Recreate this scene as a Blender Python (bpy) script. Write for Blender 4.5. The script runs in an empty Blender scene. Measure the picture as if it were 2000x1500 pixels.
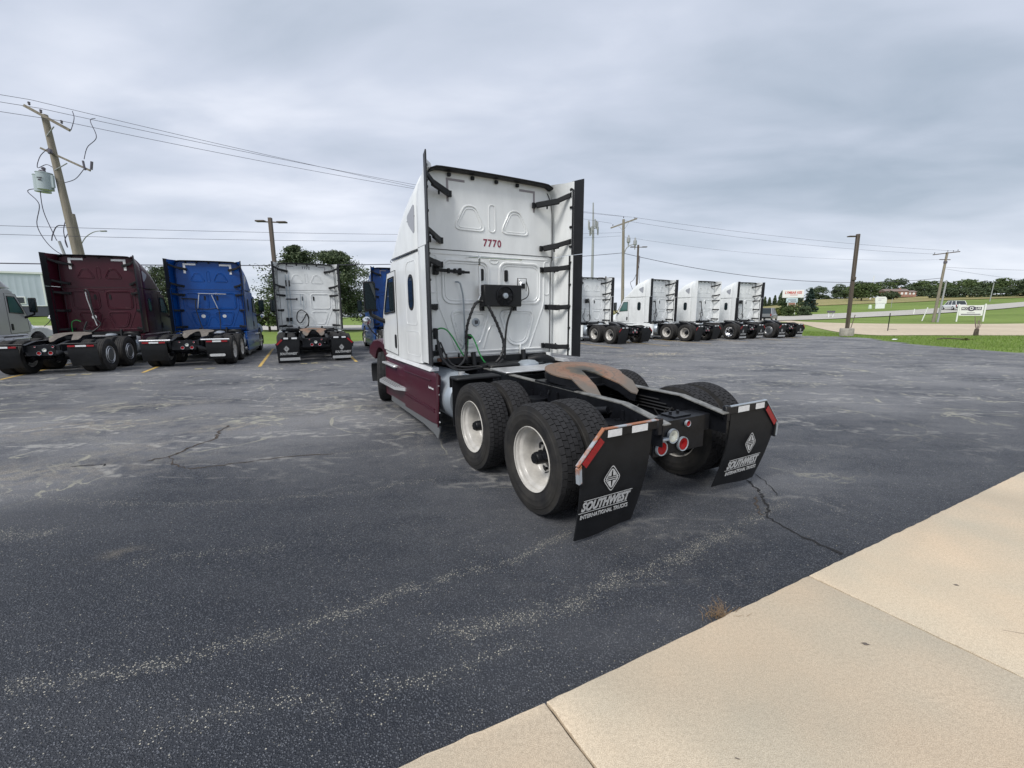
import bpy, bmesh, math, random
import numpy as np
from mathutils import Vector, Matrix
random.seed(7); rng = np.random.default_rng(7)
R = math.radians
SC = bpy.context.scene
COL = SC.collection

# ------------------------------------------------------------------ camera
cam_d = bpy.data.cameras.new("camera"); cam = bpy.data.objects.new("camera", cam_d); COL.objects.link(cam)
cam_d.sensor_width = 36.0; cam_d.lens = 36.0 * 839.9 / 2000.0
cam_d.clip_start = 0.05; cam_d.clip_end = 6000
PITCH, ROLL, CH = 0.168, -0.003, 1.825
cam.matrix_world = Matrix.Translation((0, 0, CH)) @ Matrix.Rotation(math.pi/2 - PITCH, 4, 'X') @ Matrix.Rotation(ROLL, 4, 'Z')
SC.camera = cam
# ------------------------------------------------------------------ sky and sun
SUN_EL, SUN_AZ = R(48), R(215)      # compass azimuth, from +Y clockwise
W = bpy.data.worlds.new("World"); SC.world = W; W.use_nodes = True
nt = W.node_tree; nt.nodes.clear()
def wn(t, **k):
    n = nt.nodes.new(t)
    for a, b in k.items(): setattr(n, a, b)
    return n
def L_(a, b): nt.links.new(a, b)
out = wn('ShaderNodeOutputWorld'); bg = wn('ShaderNodeBackground'); L_(bg.outputs[0], out.inputs[0])
sky = wn('ShaderNodeTexSky'); sky.sky_type = 'NISHITA'; sky.sun_disc = False
sky.sun_elevation = SUN_EL; sky.sun_rotation = SUN_AZ; sky.altitude = 200; sky.dust_density = 3
tc = wn('ShaderNodeTexCoord'); sp = wn('ShaderNodeSeparateXYZ'); L_(tc.outputs['Generated'], sp.inputs[0])
def wm(op, a, b=None, c=None):
    n = wn('ShaderNodeMath', operation=op)
    for i, v in enumerate((a, b, c)):
        if v is None: continue
        if isinstance(v, (int, float)): n.inputs[i].default_value = v
        else: L_(v, n.inputs[i])
    return n.outputs[0]
zc = wm('MAXIMUM', sp.outputs[2], 0.0)
den = wm('ADD', zc, 0.16)
cx = wm('DIVIDE', sp.outputs[0], den); cy = wm('DIVIDE', sp.outputs[1], den)
cb = wn('ShaderNodeCombineXYZ'); L_(cx, cb.inputs[0]); L_(cy, cb.inputs[1])
mp = wn('ShaderNodeMapping'); mp.inputs['Rotation'].default_value = (0, 0, R(25)); mp.inputs['Scale'].default_value = (.55, .95, 1); mp.inputs['Location'].default_value = (1.7, .35, 0)
L_(cb.outputs[0], mp.inputs[0])
n1 = wn('ShaderNodeTexNoise'); n1.inputs['Scale'].default_value = .62; n1.inputs['Detail'].default_value = 5; n1.inputs['Roughness'].default_value = .47; n1.inputs['Distortion'].default_value = .35
L_(mp.outputs[0], n1.inputs['Vector'])
n2 = wn('ShaderNodeTexNoise'); n2.inputs['Scale'].default_value = 2.6; n2.inputs['Detail'].default_value = 7; n2.inputs['Roughness'].default_value = .5; n2.inputs['Distortion'].default_value = .3
L_(mp.outputs[0], n2.inputs['Vector'])
nn = wm('ADD', wm('MULTIPLY', n1.outputs[0], .72), wm('MULTIPLY', n2.outputs[0], .28))
rp = wn('ShaderNodeValToRGB'); L_(nn, rp.inputs[0])
e = rp.color_ramp.elements
e[0].position = .345; e[0].color = (.315, .375, .455, 1); e[1].position = .60; e[1].color = (.69, .72, .80, 1)
m_ = rp.color_ramp.elements.new(.50); m_.color = (.505, .550, .645, 1)
# pale towards the horizon, all the way round
hz = wm('POWER', wm('SUBTRACT', 1.0, wm('MINIMUM', wm('MULTIPLY', zc, 3.2), 1.0)), 2.2)
mh = wn('ShaderNodeMix', data_type='RGBA'); L_(wm('MULTIPLY', hz, .62), mh.inputs[0]); L_(rp.outputs[0], mh.inputs[6]); mh.inputs[7].default_value = (.65, .70, .76, 1)
sk = wn('ShaderNodeMix', data_type='RGBA', blend_type='MULTIPLY'); sk.inputs[0].default_value = 1; L_(sky.outputs[0], sk.inputs[6]); sk.inputs[7].default_value = (1, 1, 1, 1)
# Background strength stays in the daylight range; the cloud layer is given in the same (large) units as the sky
STR = 0.1
cl = wn('ShaderNodeVectorMath', operation='SCALE'); L_(mh.outputs[2], cl.inputs[0]); cl.inputs['Scale'].default_value = 1.0 / STR
fin = wn('ShaderNodeMix', data_type='RGBA'); fin.inputs[0].default_value = .94; L_(sk.outputs[2], fin.inputs[6]); L_(cl.outputs[0], fin.inputs[7])
L_(fin.outputs[2], bg.inputs[0]); bg.inputs[1].default_value = STR
sd = bpy.data.lights.new("sun", 'SUN'); sun = bpy.data.objects.new("sun", sd); COL.objects.link(sun)
sd.energy = 2.4; sd.angle = R(22); sd.color = (1, .965, .91)
dv = Vector((math.sin(SUN_AZ)*math.cos(SUN_EL), math.cos(SUN_AZ)*math.cos(SUN_EL), math.sin(SUN_EL)))
sun.rotation_euler = dv.to_track_quat('Z', 'Y').to_euler()
SC.view_settings.view_transform = 'Standard'; SC.view_settings.look = 'None'; SC.view_settings.exposure = 0.38
SC.view_settings.gamma = 1; SC.view_settings.use_curve_mapping = False

# ------------------------------------------------------------------ materials
MATS = {}
def mat(name, col, rough=.5, metal=0, coat=0, var=0.0, vs=3.0, bump=0.0, bs=40.0, col2=None, emit=None, spec=None, det=4, lo=.35, hi=.65, stretch=None):
    if name in MATS: return MATS[name]
    m = bpy.data.materials.new(name); m.use_nodes = True; t = m.node_tree; b = t.nodes['Principled BSDF']
    b.inputs['Roughness'].default_value = rough; b.inputs['Metallic'].default_value = metal
    b.inputs['Base Color'].default_value = (*col, 1)
    if coat: b.inputs['Coat Weight'].default_value = coat; b.inputs['Coat Roughness'].default_value = .06
    if spec is not None: b.inputs['Specular IOR Level'].default_value = spec
    if var or bump:
        tcn = t.nodes.new('ShaderNodeTexCoord'); src = tcn.outputs['Object']
        if stretch:
            mpn = t.nodes.new('ShaderNodeMapping'); mpn.inputs['Scale'].default_value = stretch; t.links.new(src, mpn.inputs[0]); src = mpn.outputs[0]
    if var:
        n = t.nodes.new('ShaderNodeTexNoise'); n.inputs['Scale'].default_value = vs; n.inputs['Detail'].default_value = det; n.inputs['Roughness'].default_value = .62
        t.links.new(src, n.inputs['Vector'])
        r = t.nodes.new('ShaderNodeValToRGB'); t.links.new(n.outputs[0], r.inputs[0])
        c2 = col2 or tuple(c*(1-var) for c in col)
        r.color_ramp.elements[0].position = lo; r.color_ramp.elements[1].position = hi
        r.color_ramp.elements[0].color = (*c2, 1); r.color_ramp.elements[1].color = (*col, 1)
        t.links.new(r.outputs[0], b.inputs['Base Color'])
    if bump:
        n = t.nodes.new('ShaderNodeTexNoise'); n.inputs['Scale'].default_value = bs; n.inputs['Detail'].default_value = 3
        t.links.new(src, n.inputs['Vector'])
        bp = t.nodes.new('ShaderNodeBump'); bp.inputs['Strength'].default_value = bump; bp.inputs['Distance'].default_value = .01
        t.links.new(n.outputs[0], bp.inputs['Height']); t.links.new(bp.outputs[0], b.inputs['Normal'])
    if emit: b.inputs['Emission Color'].default_value = (*emit[:3], 1); b.inputs['Emission Strength'].default_value = emit[3]
    MATS[name] = m; return m
WHITE = mat('white_paint', (.78, .80, .80), .30, coat=.4, var=.13, vs=2.2, det=8, stretch=(1.6, 1.6, .5))
WHITE2 = mat('white_paint_aged', (.70, .72, .72), .4, coat=.25, var=.16, vs=2)
MAROON = mat('maroon_paint', (.050, .005, .014), .38, coat=.1, spec=.3, var=.25, vs=1.2)
BLUE = mat('blue_paint', (.002, .060, .27), .32, coat=.15, spec=.3, var=.2, vs=1)
SILVER = mat('silver_paint', (.50, .51, .52), .35, metal=.3, coat=.3)
BLACKP = mat('black_plastic', (.012, .013, .015), .5, var=.4, vs=6, spec=.3)
EDGE = mat('grey_rubber_edge', (.012, .013, .016), .5, var=.3, vs=4, spec=.25)
FRAME = mat('black_frame_paint', (.008, .009, .012), .42, spec=.3, var=.5, vs=8, bump=.15, bs=30)
FRAMETOP = mat('worn_frame_top', (.20, .20, .19), .5, var=.7, vs=9, lo=.3, hi=.6)
TYRE = mat('tyre_rubber', (.013, .013, .014), .75, spec=.3, var=.3, vs=5, col2=(.032, .030, .027), bump=.2, bs=60)
TREAD = mat('tyre_tread', (.028, .028, .030), .85, spec=.25, var=.4, vs=14, bump=.2, bs=80)
RIMW = mat('white_wheel', (.60, .58, .54), .38, var=.38, vs=4, coat=.15)
ALU = mat('aluminium', (.78, .79, .80), .34, metal=.7, var=.2, vs=3)
ALUD = mat('dull_aluminium', (.42, .47, .52), .42, metal=.55, var=.2, vs=2)
CHROME = mat('chrome', (.8, .8, .8), .08, metal=1)
GLASS = mat('dark_glass', (.012, .02, .024), .05, coat=.4)
GLASSG = mat('green_glass', (.05, .13, .12), .05, coat=.5)
GREYL = mat('grey_lens', (.30, .31, .34), .35)
RED = mat('red_reflector', (.30, .006, .012), .35, var=.3, vs=30)
REDL = mat('red_lens', (.22, .003, .005), .4, spec=.2, emit=(.8, .01, .01, .03))
WREF = mat('white_reflector', (.70, .71, .72), .35, var=.15, vs=25)
LENSW = mat('clear_lens', (.50, .52, .46), .15, coat=.6)
RUST = mat('rust', (.26, .10, .05), .8, var=.7, vs=18, col2=(.09, .05, .035), bump=.3, bs=60)
RUSTB = mat('rusted_steel', (.30, .33, .36), .6, var=.7, vs=7, col2=(.30, .12, .06), lo=.42, hi=.55)
HOSEB = mat('black_hose', (.015, .015, .016), .45)
HOSEG = mat('green_hose', (.03, .30, .07), .4)
HOSER = mat('red_hose', (.30, .02, .03), .4)
TEXTW = mat('white_print', (.55, .56, .56), .6, var=.35, vs=30)
TEXTM = mat('maroon_print', (.22, .02, .05), .5)
TAPEW = mat('white_tape', (.80, .80, .80), .4)
SILLM = mat('pale_sill', (.55, .56, .57), .4, var=.2, vs=4)
TEXTD = mat('dark_print', (.04, .04, .05), .5)
REFG = mat('grey_tape', (.27, .25, .27), .5)
ORANGE = mat('amber_lens', (.7, .18, .02), .3)
SEAM = mat('dark_seam', (.03, .03, .035), .7)
SKIRTG = mat('grey_skirt_rubber', (.10, .105, .11), .6)

def fifth_mat():
    m = bpy.data.materials.new('greasy_fifth_wheel'); m.use_nodes = True; t = m.node_tree; b = t.nodes['Principled BSDF']
    c = t.nodes.new('ShaderNodeTexCoord'); s = t.nodes.new('ShaderNodeSeparateXYZ'); t.links.new(c.outputs['Object'], s.inputs[0])
    ln = t.nodes.new('ShaderNodeVectorMath'); ln.operation = 'LENGTH'
    ml = t.nodes.new('ShaderNodeVectorMath'); ml.operation = 'MULTIPLY'; ml.inputs[1].default_value = (1, 1, 0); t.links.new(c.outputs['Object'], ml.inputs[0]); t.links.new(ml.outputs[0], ln.inputs[0])
    n = t.nodes.new('ShaderNodeTexNoise'); n.inputs['Scale'].default_value = 9; n.inputs['Detail'].default_value = 6; t.links.new(c.outputs['Object'], n.inputs['Vector'])
    a = t.nodes.new('ShaderNodeMath'); a.operation = 'MULTIPLY_ADD'; t.links.new(n.outputs[0], a.inputs[0]); a.inputs[1].default_value = .34; t.links.new(ln.outputs['Value'], a.inputs[2])
    r = t.nodes.new('ShaderNodeValToRGB'); t.links.new(a.outputs[0], r.inputs[0]); E = r.color_ramp.elements
    E[0].position = .2; E[0].color = (.035, .034, .03, 1); E[1].position = 1; E[1].color = (.16, .13, .11, 1)
    for p_, cc in ((.30, (.07, .062, .048)), (.36, (.11, .085, .06)), (.40, (.20, .105, .06)), (.415, (.19, .10, .06)), (.42, (.07, .055, .04)), (.435, (.22, .115, .07)), (.52, (.20, .13, .09)), (.535, (.10, .08, .06)), (.55, (.20, .12, .08)), (.70, (.13, .11, .09))):
        q = E.new(p_); q.color = (*cc, 1)
    t.links.new(r.outputs[0], b.inputs['Base Color']); b.inputs['Roughness'].default_value = .55
    bp = t.nodes.new('ShaderNodeBump'); bp.inputs['Strength'].default_value = .2; t.links.new(n.outputs[0], bp.inputs['Height']); t.links.new(bp.outputs[0], b.inputs['Normal'])
    return m
FIFTH = fifth_mat()

# ------------------------------------------------------------------ mesh helpers
class MB:
    def __init__(s): s.v = []; s.f = []; s.sm = []
    def add(s, vs, fs, smooth=False):
        o = len(s.v); s.v += [tuple(p) for p in vs]
        for f in fs: s.f.append(tuple(i + o for i in f)); s.sm.append(smooth)
        return s
    def box(s, c, d, ch=0.0, rot=None):
        x, y, z = (q/2 for q in d); h = min(ch, x*.9, y*.9, z*.9)
        if h <= 0:
            vs = [(a*x, b*y, e_*z) for a in (-1, 1) for b in (-1, 1) for e_ in (-1, 1)]
            fs = [(0, 1, 3, 2), (4, 6, 7, 5), (0, 4, 5, 1), (2, 3, 7, 6), (0, 2, 6, 4), (1, 5, 7, 3)]
        else:
            bm = bmesh.new(); bmesh.ops.create_cube(bm, size=1)
            for q in bm.verts: q.co = Vector((q.co.x*2*x, q.co.y*2*y, q.co.z*2*z))
            bmesh.ops.bevel(bm, geom=bm.edges[:], offset=h, segments=1, profile=.5, affect='EDGES')
            bm.verts.index_update(); vs = [tuple(q.co) for q in bm.verts]; fs = [tuple(q.index for q in f.verts) for f in bm.faces]; bm.free()
        M = Matrix.Translation(c) @ (rot.to_4x4() if rot is not None else Matrix.Identity(4))
        return s.add([M @ Vector(p) for p in vs], fs)
    def bar(s, a, b, w, h, ch=0):
        a = Vector(a); b = Vector(b); d = b - a
        return s.box((a + b)/2, (w, d.length, h), ch, d.to_track_quat('Y', 'Z').to_matrix())
    def tube(s, pts, r, seg=8, cap=True, smooth=True):
        P = [Vector(p) for p in pts]; n = len(P); rs = r if isinstance(r, (list, tuple)) else [r]*n
        vs = []; u = None
        for i in range(n):
            d = (P[min(i+1, n-1)] - P[max(i-1, 0)]).normalized()
            if u is None: u = d.orthogonal().normalized()
            else: u = (u - d*u.dot(d)).normalized() if (u - d*u.dot(d)).length > 1e-6 else d.orthogonal().normalized()
            w = d.cross(u)
            for k in range(seg):
                t = 2*math.pi*k/seg; vs.append(P[i] + (u*math.cos(t) + w*math.sin(t))*rs[i])
        fs = [(i*seg+k, i*seg+(k+1) % seg, (i+1)*seg+(k+1) % seg, (i+1)*seg+k) for i in range(n-1) for k in range(seg)]
        s.add(vs, fs, smooth)
        if cap:
            s.add(vs[:seg], [tuple(range(seg))[::-1]]); s.add(vs[-seg:], [tuple(range(seg))])
        return s
    def loop(s, pts, r, seg=6):      # closed tube
        P = list(pts); return s.tube(P + [P[0], P[1]], r, seg, cap=False)
    def cyl(s, a, b, r, seg=20, r2=None):
        return s.tube([a, b], [r, r if r2 is None else r2], seg)
    def lathe(s, prof, axis='X', seg=48, c=(0, 0, 0), smooth=True, close=False):
        n = len(prof); vs = []
        for k in range(seg):
            t = 2*math.pi*k/seg
            for (a, r) in prof:
                p = (a, r*math.cos(t), r*math.sin(t))
                if axis == 'Y': p = (r*math.cos(t), a, r*math.sin(t))
                if axis == 'Z': p = (r*math.cos(t), r*math.sin(t), a)
                vs.append((p[0]+c[0], p[1]+c[1], p[2]+c[2]))
        m = n if close else n-1
        fs = [(k*n+i, k*n+(i+1) % n, ((k+1) % seg)*n+(i+1) % n, ((k+1) % seg)*n+i) for k in range(seg) for i in range(m)]
        return s.add(vs, fs, smooth)
    def prism(s, poly, axis, a, b, smooth=False):   # poly in the other two axes, in order
        def P(q, h):
            if axis == 'X': return (h, q[0], q[1])
            if axis == 'Y': return (q[0], h, q[1])
            return (q[0], q[1], h)
        n = len(poly); vs = [P(q, a) for q in poly] + [P(q, b) for q in poly]
        s.add(vs, [(i, (i+1) % n, n+(i+1) % n, n+i) for i in range(n)], smooth)
        s.add(vs[:n], [tuple(range(n))]); s.add(vs[n:], [tuple(range(n))[::-1]]); return s
    def loft(s, secs, cap=True, smooth=True, close=True):
        n = len(secs[0]); vs = [p for q in secs for p in q]; m = n if close else n-1
        s.add(vs, [(j*n+i, j*n+(i+1) % n, (j+1)*n+(i+1) % n, (j+1)*n+i) for j in range(len(secs)-1) for i in range(m)], smooth)
        if cap: s.add(secs[0], [tuple(range(n))]); s.add(secs[-1], [tuple(range(n))[::-1]])
        return s
    def mesh(s, name, fix=True):
        me = bpy.data.meshes.new(name); me.from_pydata(s.v, [], s.f)
        me.polygons.foreach_set('use_smooth', s.sm)
        if fix:
            bm = bmesh.new(); bm.from_mesh(me); bmesh.ops.recalc_face_normals(bm, faces=bm.faces[:])
            bm.to_mesh(me); bm.free()
        me.update(); return me
CACHE = {}
def part(name, key, build, m, parent=None, loc=(0, 0, 0), rot=(0, 0, 0), scale=None, label=None, sharp=None):
    """one mesh object; alike pieces share their mesh data through the key"""
    me = CACHE.get((key, m.name)) if key is not None else None
    if me is None:
        b = build() if callable(build) else build
        me = b.mesh(name) if isinstance(b, MB) else b
        me.materials.clear(); me.materials.append(m)
        if any(p.use_smooth for p in me.polygons[:1]) or True:
            try: me.set_sharp_from_angle(angle=R(38))
            except Exception: pass
        if key is not None: CACHE[(key, m.name)] = me
    o = bpy.data.objects.new(name, me); COL.objects.link(o); o.parent = parent; o.location = loc; o.rotation_euler = rot
    if scale: o.scale = scale
    if label: o['label'] = label
    return o
def thing(name, label, cat, loc=(0, 0, 0), rz=0, group=None):
    o = bpy.data.objects.new(name, None); COL.objects.link(o); o.location = loc; o.rotation_euler = (0, 0, rz); o.empty_display_size = .2
    o['label'] = label; o['category'] = cat
    if group: o['group'] = group
    return o
def tag(o, label, cat, group=None):
    o['label'] = label; o['category'] = cat
    if group: o['group'] = group
    return o
def struct(name, b, m, parent=None):
    o = part(name, None, b, m, parent)
    if parent is None: o['kind'] = 'structure'
    return o
def textmesh(s, size, shear=0, off=0, ext=.0015, align='CENTER', spacing=1.0, sx=1.0):
    c = bpy.data.curves.new('lettering', 'FONT'); c.body = s; c.size = size; c.shear = shear; c.offset = off; c.extrude = ext
    c.align_x = align; c.align_y = 'CENTER'; c.space_character = spacing; c.resolution_u = 3
    o = bpy.data.objects.new('tmp', c); COL.objects.link(o)
    me = bpy.data.meshes.new_from_object(o); bpy.data.objects.remove(o); bpy.data.curves.remove(c)
    if sx != 1:
        for v in me.vertices: v.co.x *= sx
    return me
def rrect(x0, x1, z0, z1, r, n=4):
    P = []
    for (cx_, cz, a0) in ((x1-r, z1-r, 0), (x0+r, z1-r, 90), (x0+r, z0+r, 180), (x1-r, z0+r, 270)):
        for k in range(n+1):
            t = R(a0 + 90*k/n); P.append((cx_ + r*math.cos(t), cz + r*math.sin(t)))
    return P
def rpoly(pts, r, n=4):       # polygon with rounded corners
    P = []; N = len(pts)
    for i in range(N):
        a = Vector(pts[i-1]); b = Vector(pts[i]); c = Vector(pts[(i+1) % N])
        d1 = (a-b); d2 = (c-b); l = min(r, d1.length*.45, d2.length*.45); p = b + d1.normalized()*l; q = b + d2.normalized()*l
        for k in range(n+1):
            t = k/n; P.append(tuple(p*(1-t)**2 + b*2*t*(1-t) + q*t*t))
    return P
def smooth_path(pts, n=6):
    P = [Vector(p) for p in pts]; out_ = []
    for i in range(len(P)-1):
        p0 = P[max(i-1, 0)]; p1 = P[i]; p2 = P[i+1]; p3 = P[min(i+2, len(P)-1)]
        for k in range(n):
            t = k/n; out_.append(.5*((2*p1) + (-p0+p2)*t + (2*p0-5*p1+4*p2-p3)*t*t + (-p0+3*p1-3*p2+p3)*t**3))
    out_.append(P[-1]); return out_

# ------------------------------------------------------------------ terrain
def terr(x, y):
    s_ = x/max(y, 1.0)
    a = np.interp(s_, [-.8, -.3, .45, .60, .68, .98, 1.19], [.05, .02, .012, .035, .052, .062, .066]); y0 = np.interp(s_, [-.8, .3, .45, .60, .68, .98, 1.19], [62, 75, 75, 78, 76, 60, 50])
    if y < 1: return 0.0
    t = max(0.0, y-y0); t1 = min(t, 12.0); r = a*(t1*t1/24) + a*max(0.0, t-12)
    if t > 140: r -= (t-140)*a
    return float(r)
PD = (math.cos(.45), math.sin(.45)); ND = (-math.sin(.45), math.cos(.45))   # along the row of bays / across it
def pn(p, n, z=0.0): return (p*PD[0] + n*ND[0], p*PD[1] + n*ND[1], z)

def ground_mat(name, c1, c2, c3, s1, s2, rough=.9, bump=.3, bsc=30):
    m = bpy.data.materials.new(name); m.use_nodes = True; t = m.node_tree; b = t.nodes['Principled BSDF']; b.inputs['Roughness'].default_value = rough; b.inputs['Specular IOR Level'].default_value = .2
    tc_ = t.nodes.new('ShaderNodeTexCoord')
    def N(sc, det=5):
        n = t.nodes.new('ShaderNodeTexNoise'); n.inputs['Scale'].default_value = sc; n.inputs['Detail'].default_value = det; n.inputs['Roughness'].default_value = .6; t.links.new(tc_.outputs['Object'], n.inputs['Vector']); return n
    a = N(s1); r = t.nodes.new('ShaderNodeValToRGB'); t.links.new(a.outputs[0], r.inputs[0]); r.color_ramp.elements[0].position = .35; r.color_ramp.elements[1].position = .65
    r.color_ramp.elements[0].color = (*c1, 1); r.color_ramp.elements[1].color = (*c2, 1)
    f = N(s2); r2 = t.nodes.new('ShaderNodeValToRGB'); t.links.new(f.outputs[0], r2.inputs[0]); r2.color_ramp.elements[0].position = .4; r2.color_ramp.elements[1].position = .68
    r2.color_ramp.elements[0].color = (0, 0, 0, 1)
    mx = t.nodes.new('ShaderNodeMix'); mx.data_type = 'RGBA'; t.links.new(r2.outputs[0], mx.inputs[0]); t.links.new(r.outputs[0], mx.inputs[6]); mx.inputs[7].default_value = (*c3, 1)
    t.links.new(mx.outputs[2], b.inputs['Base Color'])
    h = N(bsc, 4); bp = t.nodes.new('ShaderNodeBump'); bp.inputs['Strength'].default_value = bump; bp.inputs['Distance'].default_value = .03; t.links.new(h.outputs[0], bp.inputs['Height']); t.links.new(bp.outputs[0], b.inputs['Normal'])
    return m
GRASS = ground_mat('mown_grass', (.10, .165, .028), (.18, .265, .055), (.17, .205, .06), .10, 2.2, bump=.8, bsc=12)
FIELD = ground_mat('dry_field', (.24, .20, .09), (.33, .28, .13), (.18, .19, .07), .03, .4)
ROADC = ground_mat('pale_road', (.40, .385, .35), (.48, .46, .42), (.36, .35, .32), .2, 3)
DRIVEC = ground_mat('tan_driveway', (.48, .40, .29), (.57, .485, .365), (.43, .37, .28), .12, 2)

def terrain():
    xs = np.concatenate([-np.geomspace(2500, 62, 24), np.linspace(-60, 170, 80), np.geomspace(175, 3500, 26)])
    ys = np.concatenate([-np.geomspace(600, 12, 8), np.linspace(-8, 40, 10), np.linspace(44, 150, 54), np.geomspace(154, 4500, 34)])
    vs = [(x, y, terr(x, y) - .03) for y in ys for x in xs]; n = len(xs)
    fs = [(j*n+i, j*n+i+1, (j+1)*n+i+1, (j+1)*n+i) for j in range(len(ys)-1) for i in range(n-1)]
    return MB().add(vs, fs, True).mesh('lawn', False)
struct('lawn', terrain(), GRASS)
def strip(name, lo, up, m, dz, nx=5, sub=6, parent=None):
    """a sheet draped over the ground between two polylines of equal length"""
    A = smooth_path([(*p, 0) for p in lo], sub); B = smooth_path([(*p, 0) for p in up], sub); vs = []
    for a, b in zip(A, B):
        for k in range(nx+1):
            q = a.lerp(b, k/nx); vs.append((q.x, q.y, terr(q.x, q.y) + dz))
    n = nx+1
    fs = [(j*n+i, j*n+i+1, (j+1)*n+i+1, (j+1)*n+i) for j in range(len(A)-1) for i in range(nx)]
    return struct(name, MB().add(vs, fs, True), m, parent)
strip('road', [(18, 58), (34.4, 66), (50, 77.8), (61.8, 81.6), (69.5, 82.7), (80.8, 83.5), (97.3, 88), (114, 95), (170, 118)],
      [(10, 76), (34, 86), (47, 94.0), (59.1, 96.3), (74.7, 97.5), (87.5, 98.0), (101, 101.3), (117, 107), (175, 130)], ROADC, .10, 8)
strip('driveway', [(46.5, 79), (39.8, 60.2), (31.5, 44.5), (27.4, 36.0), (26.8, 31.8), (30.0, 31.6), (37.5, 30.8), (60, 29)],
      [(50.5, 79), (47.2, 70.0), (46.8, 65), (47.6, 61.7), (50.3, 58.9), (56, 57.2), (66, 55.3), (92, 50)], DRIVEC, .0, 8)
strip('field', [(30, 140), (88, 140), (108, 142), (124, 140), (150, 142), (200, 140)], [(50, 330), (190, 330), (260, 330), (320, 330), (380, 320), (480, 300)], FIELD, .12, 12)
# road and driveway across the street, seen between the parked trucks on the left
strip('side_road', [(-70, 44), (-40, 43.5), (-10, 43.5), (14, 52)], [(-74, 60), (-42, 59), (-12, 58), (10, 68)], ROADC, .05, 4)
strip('far_driveway', [(-31.0, 59.5), (-44, 84), (-75, 150)], [(-24, 59), (-32, 76), (-52, 150)], DRIVEC, .06, 3)

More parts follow.
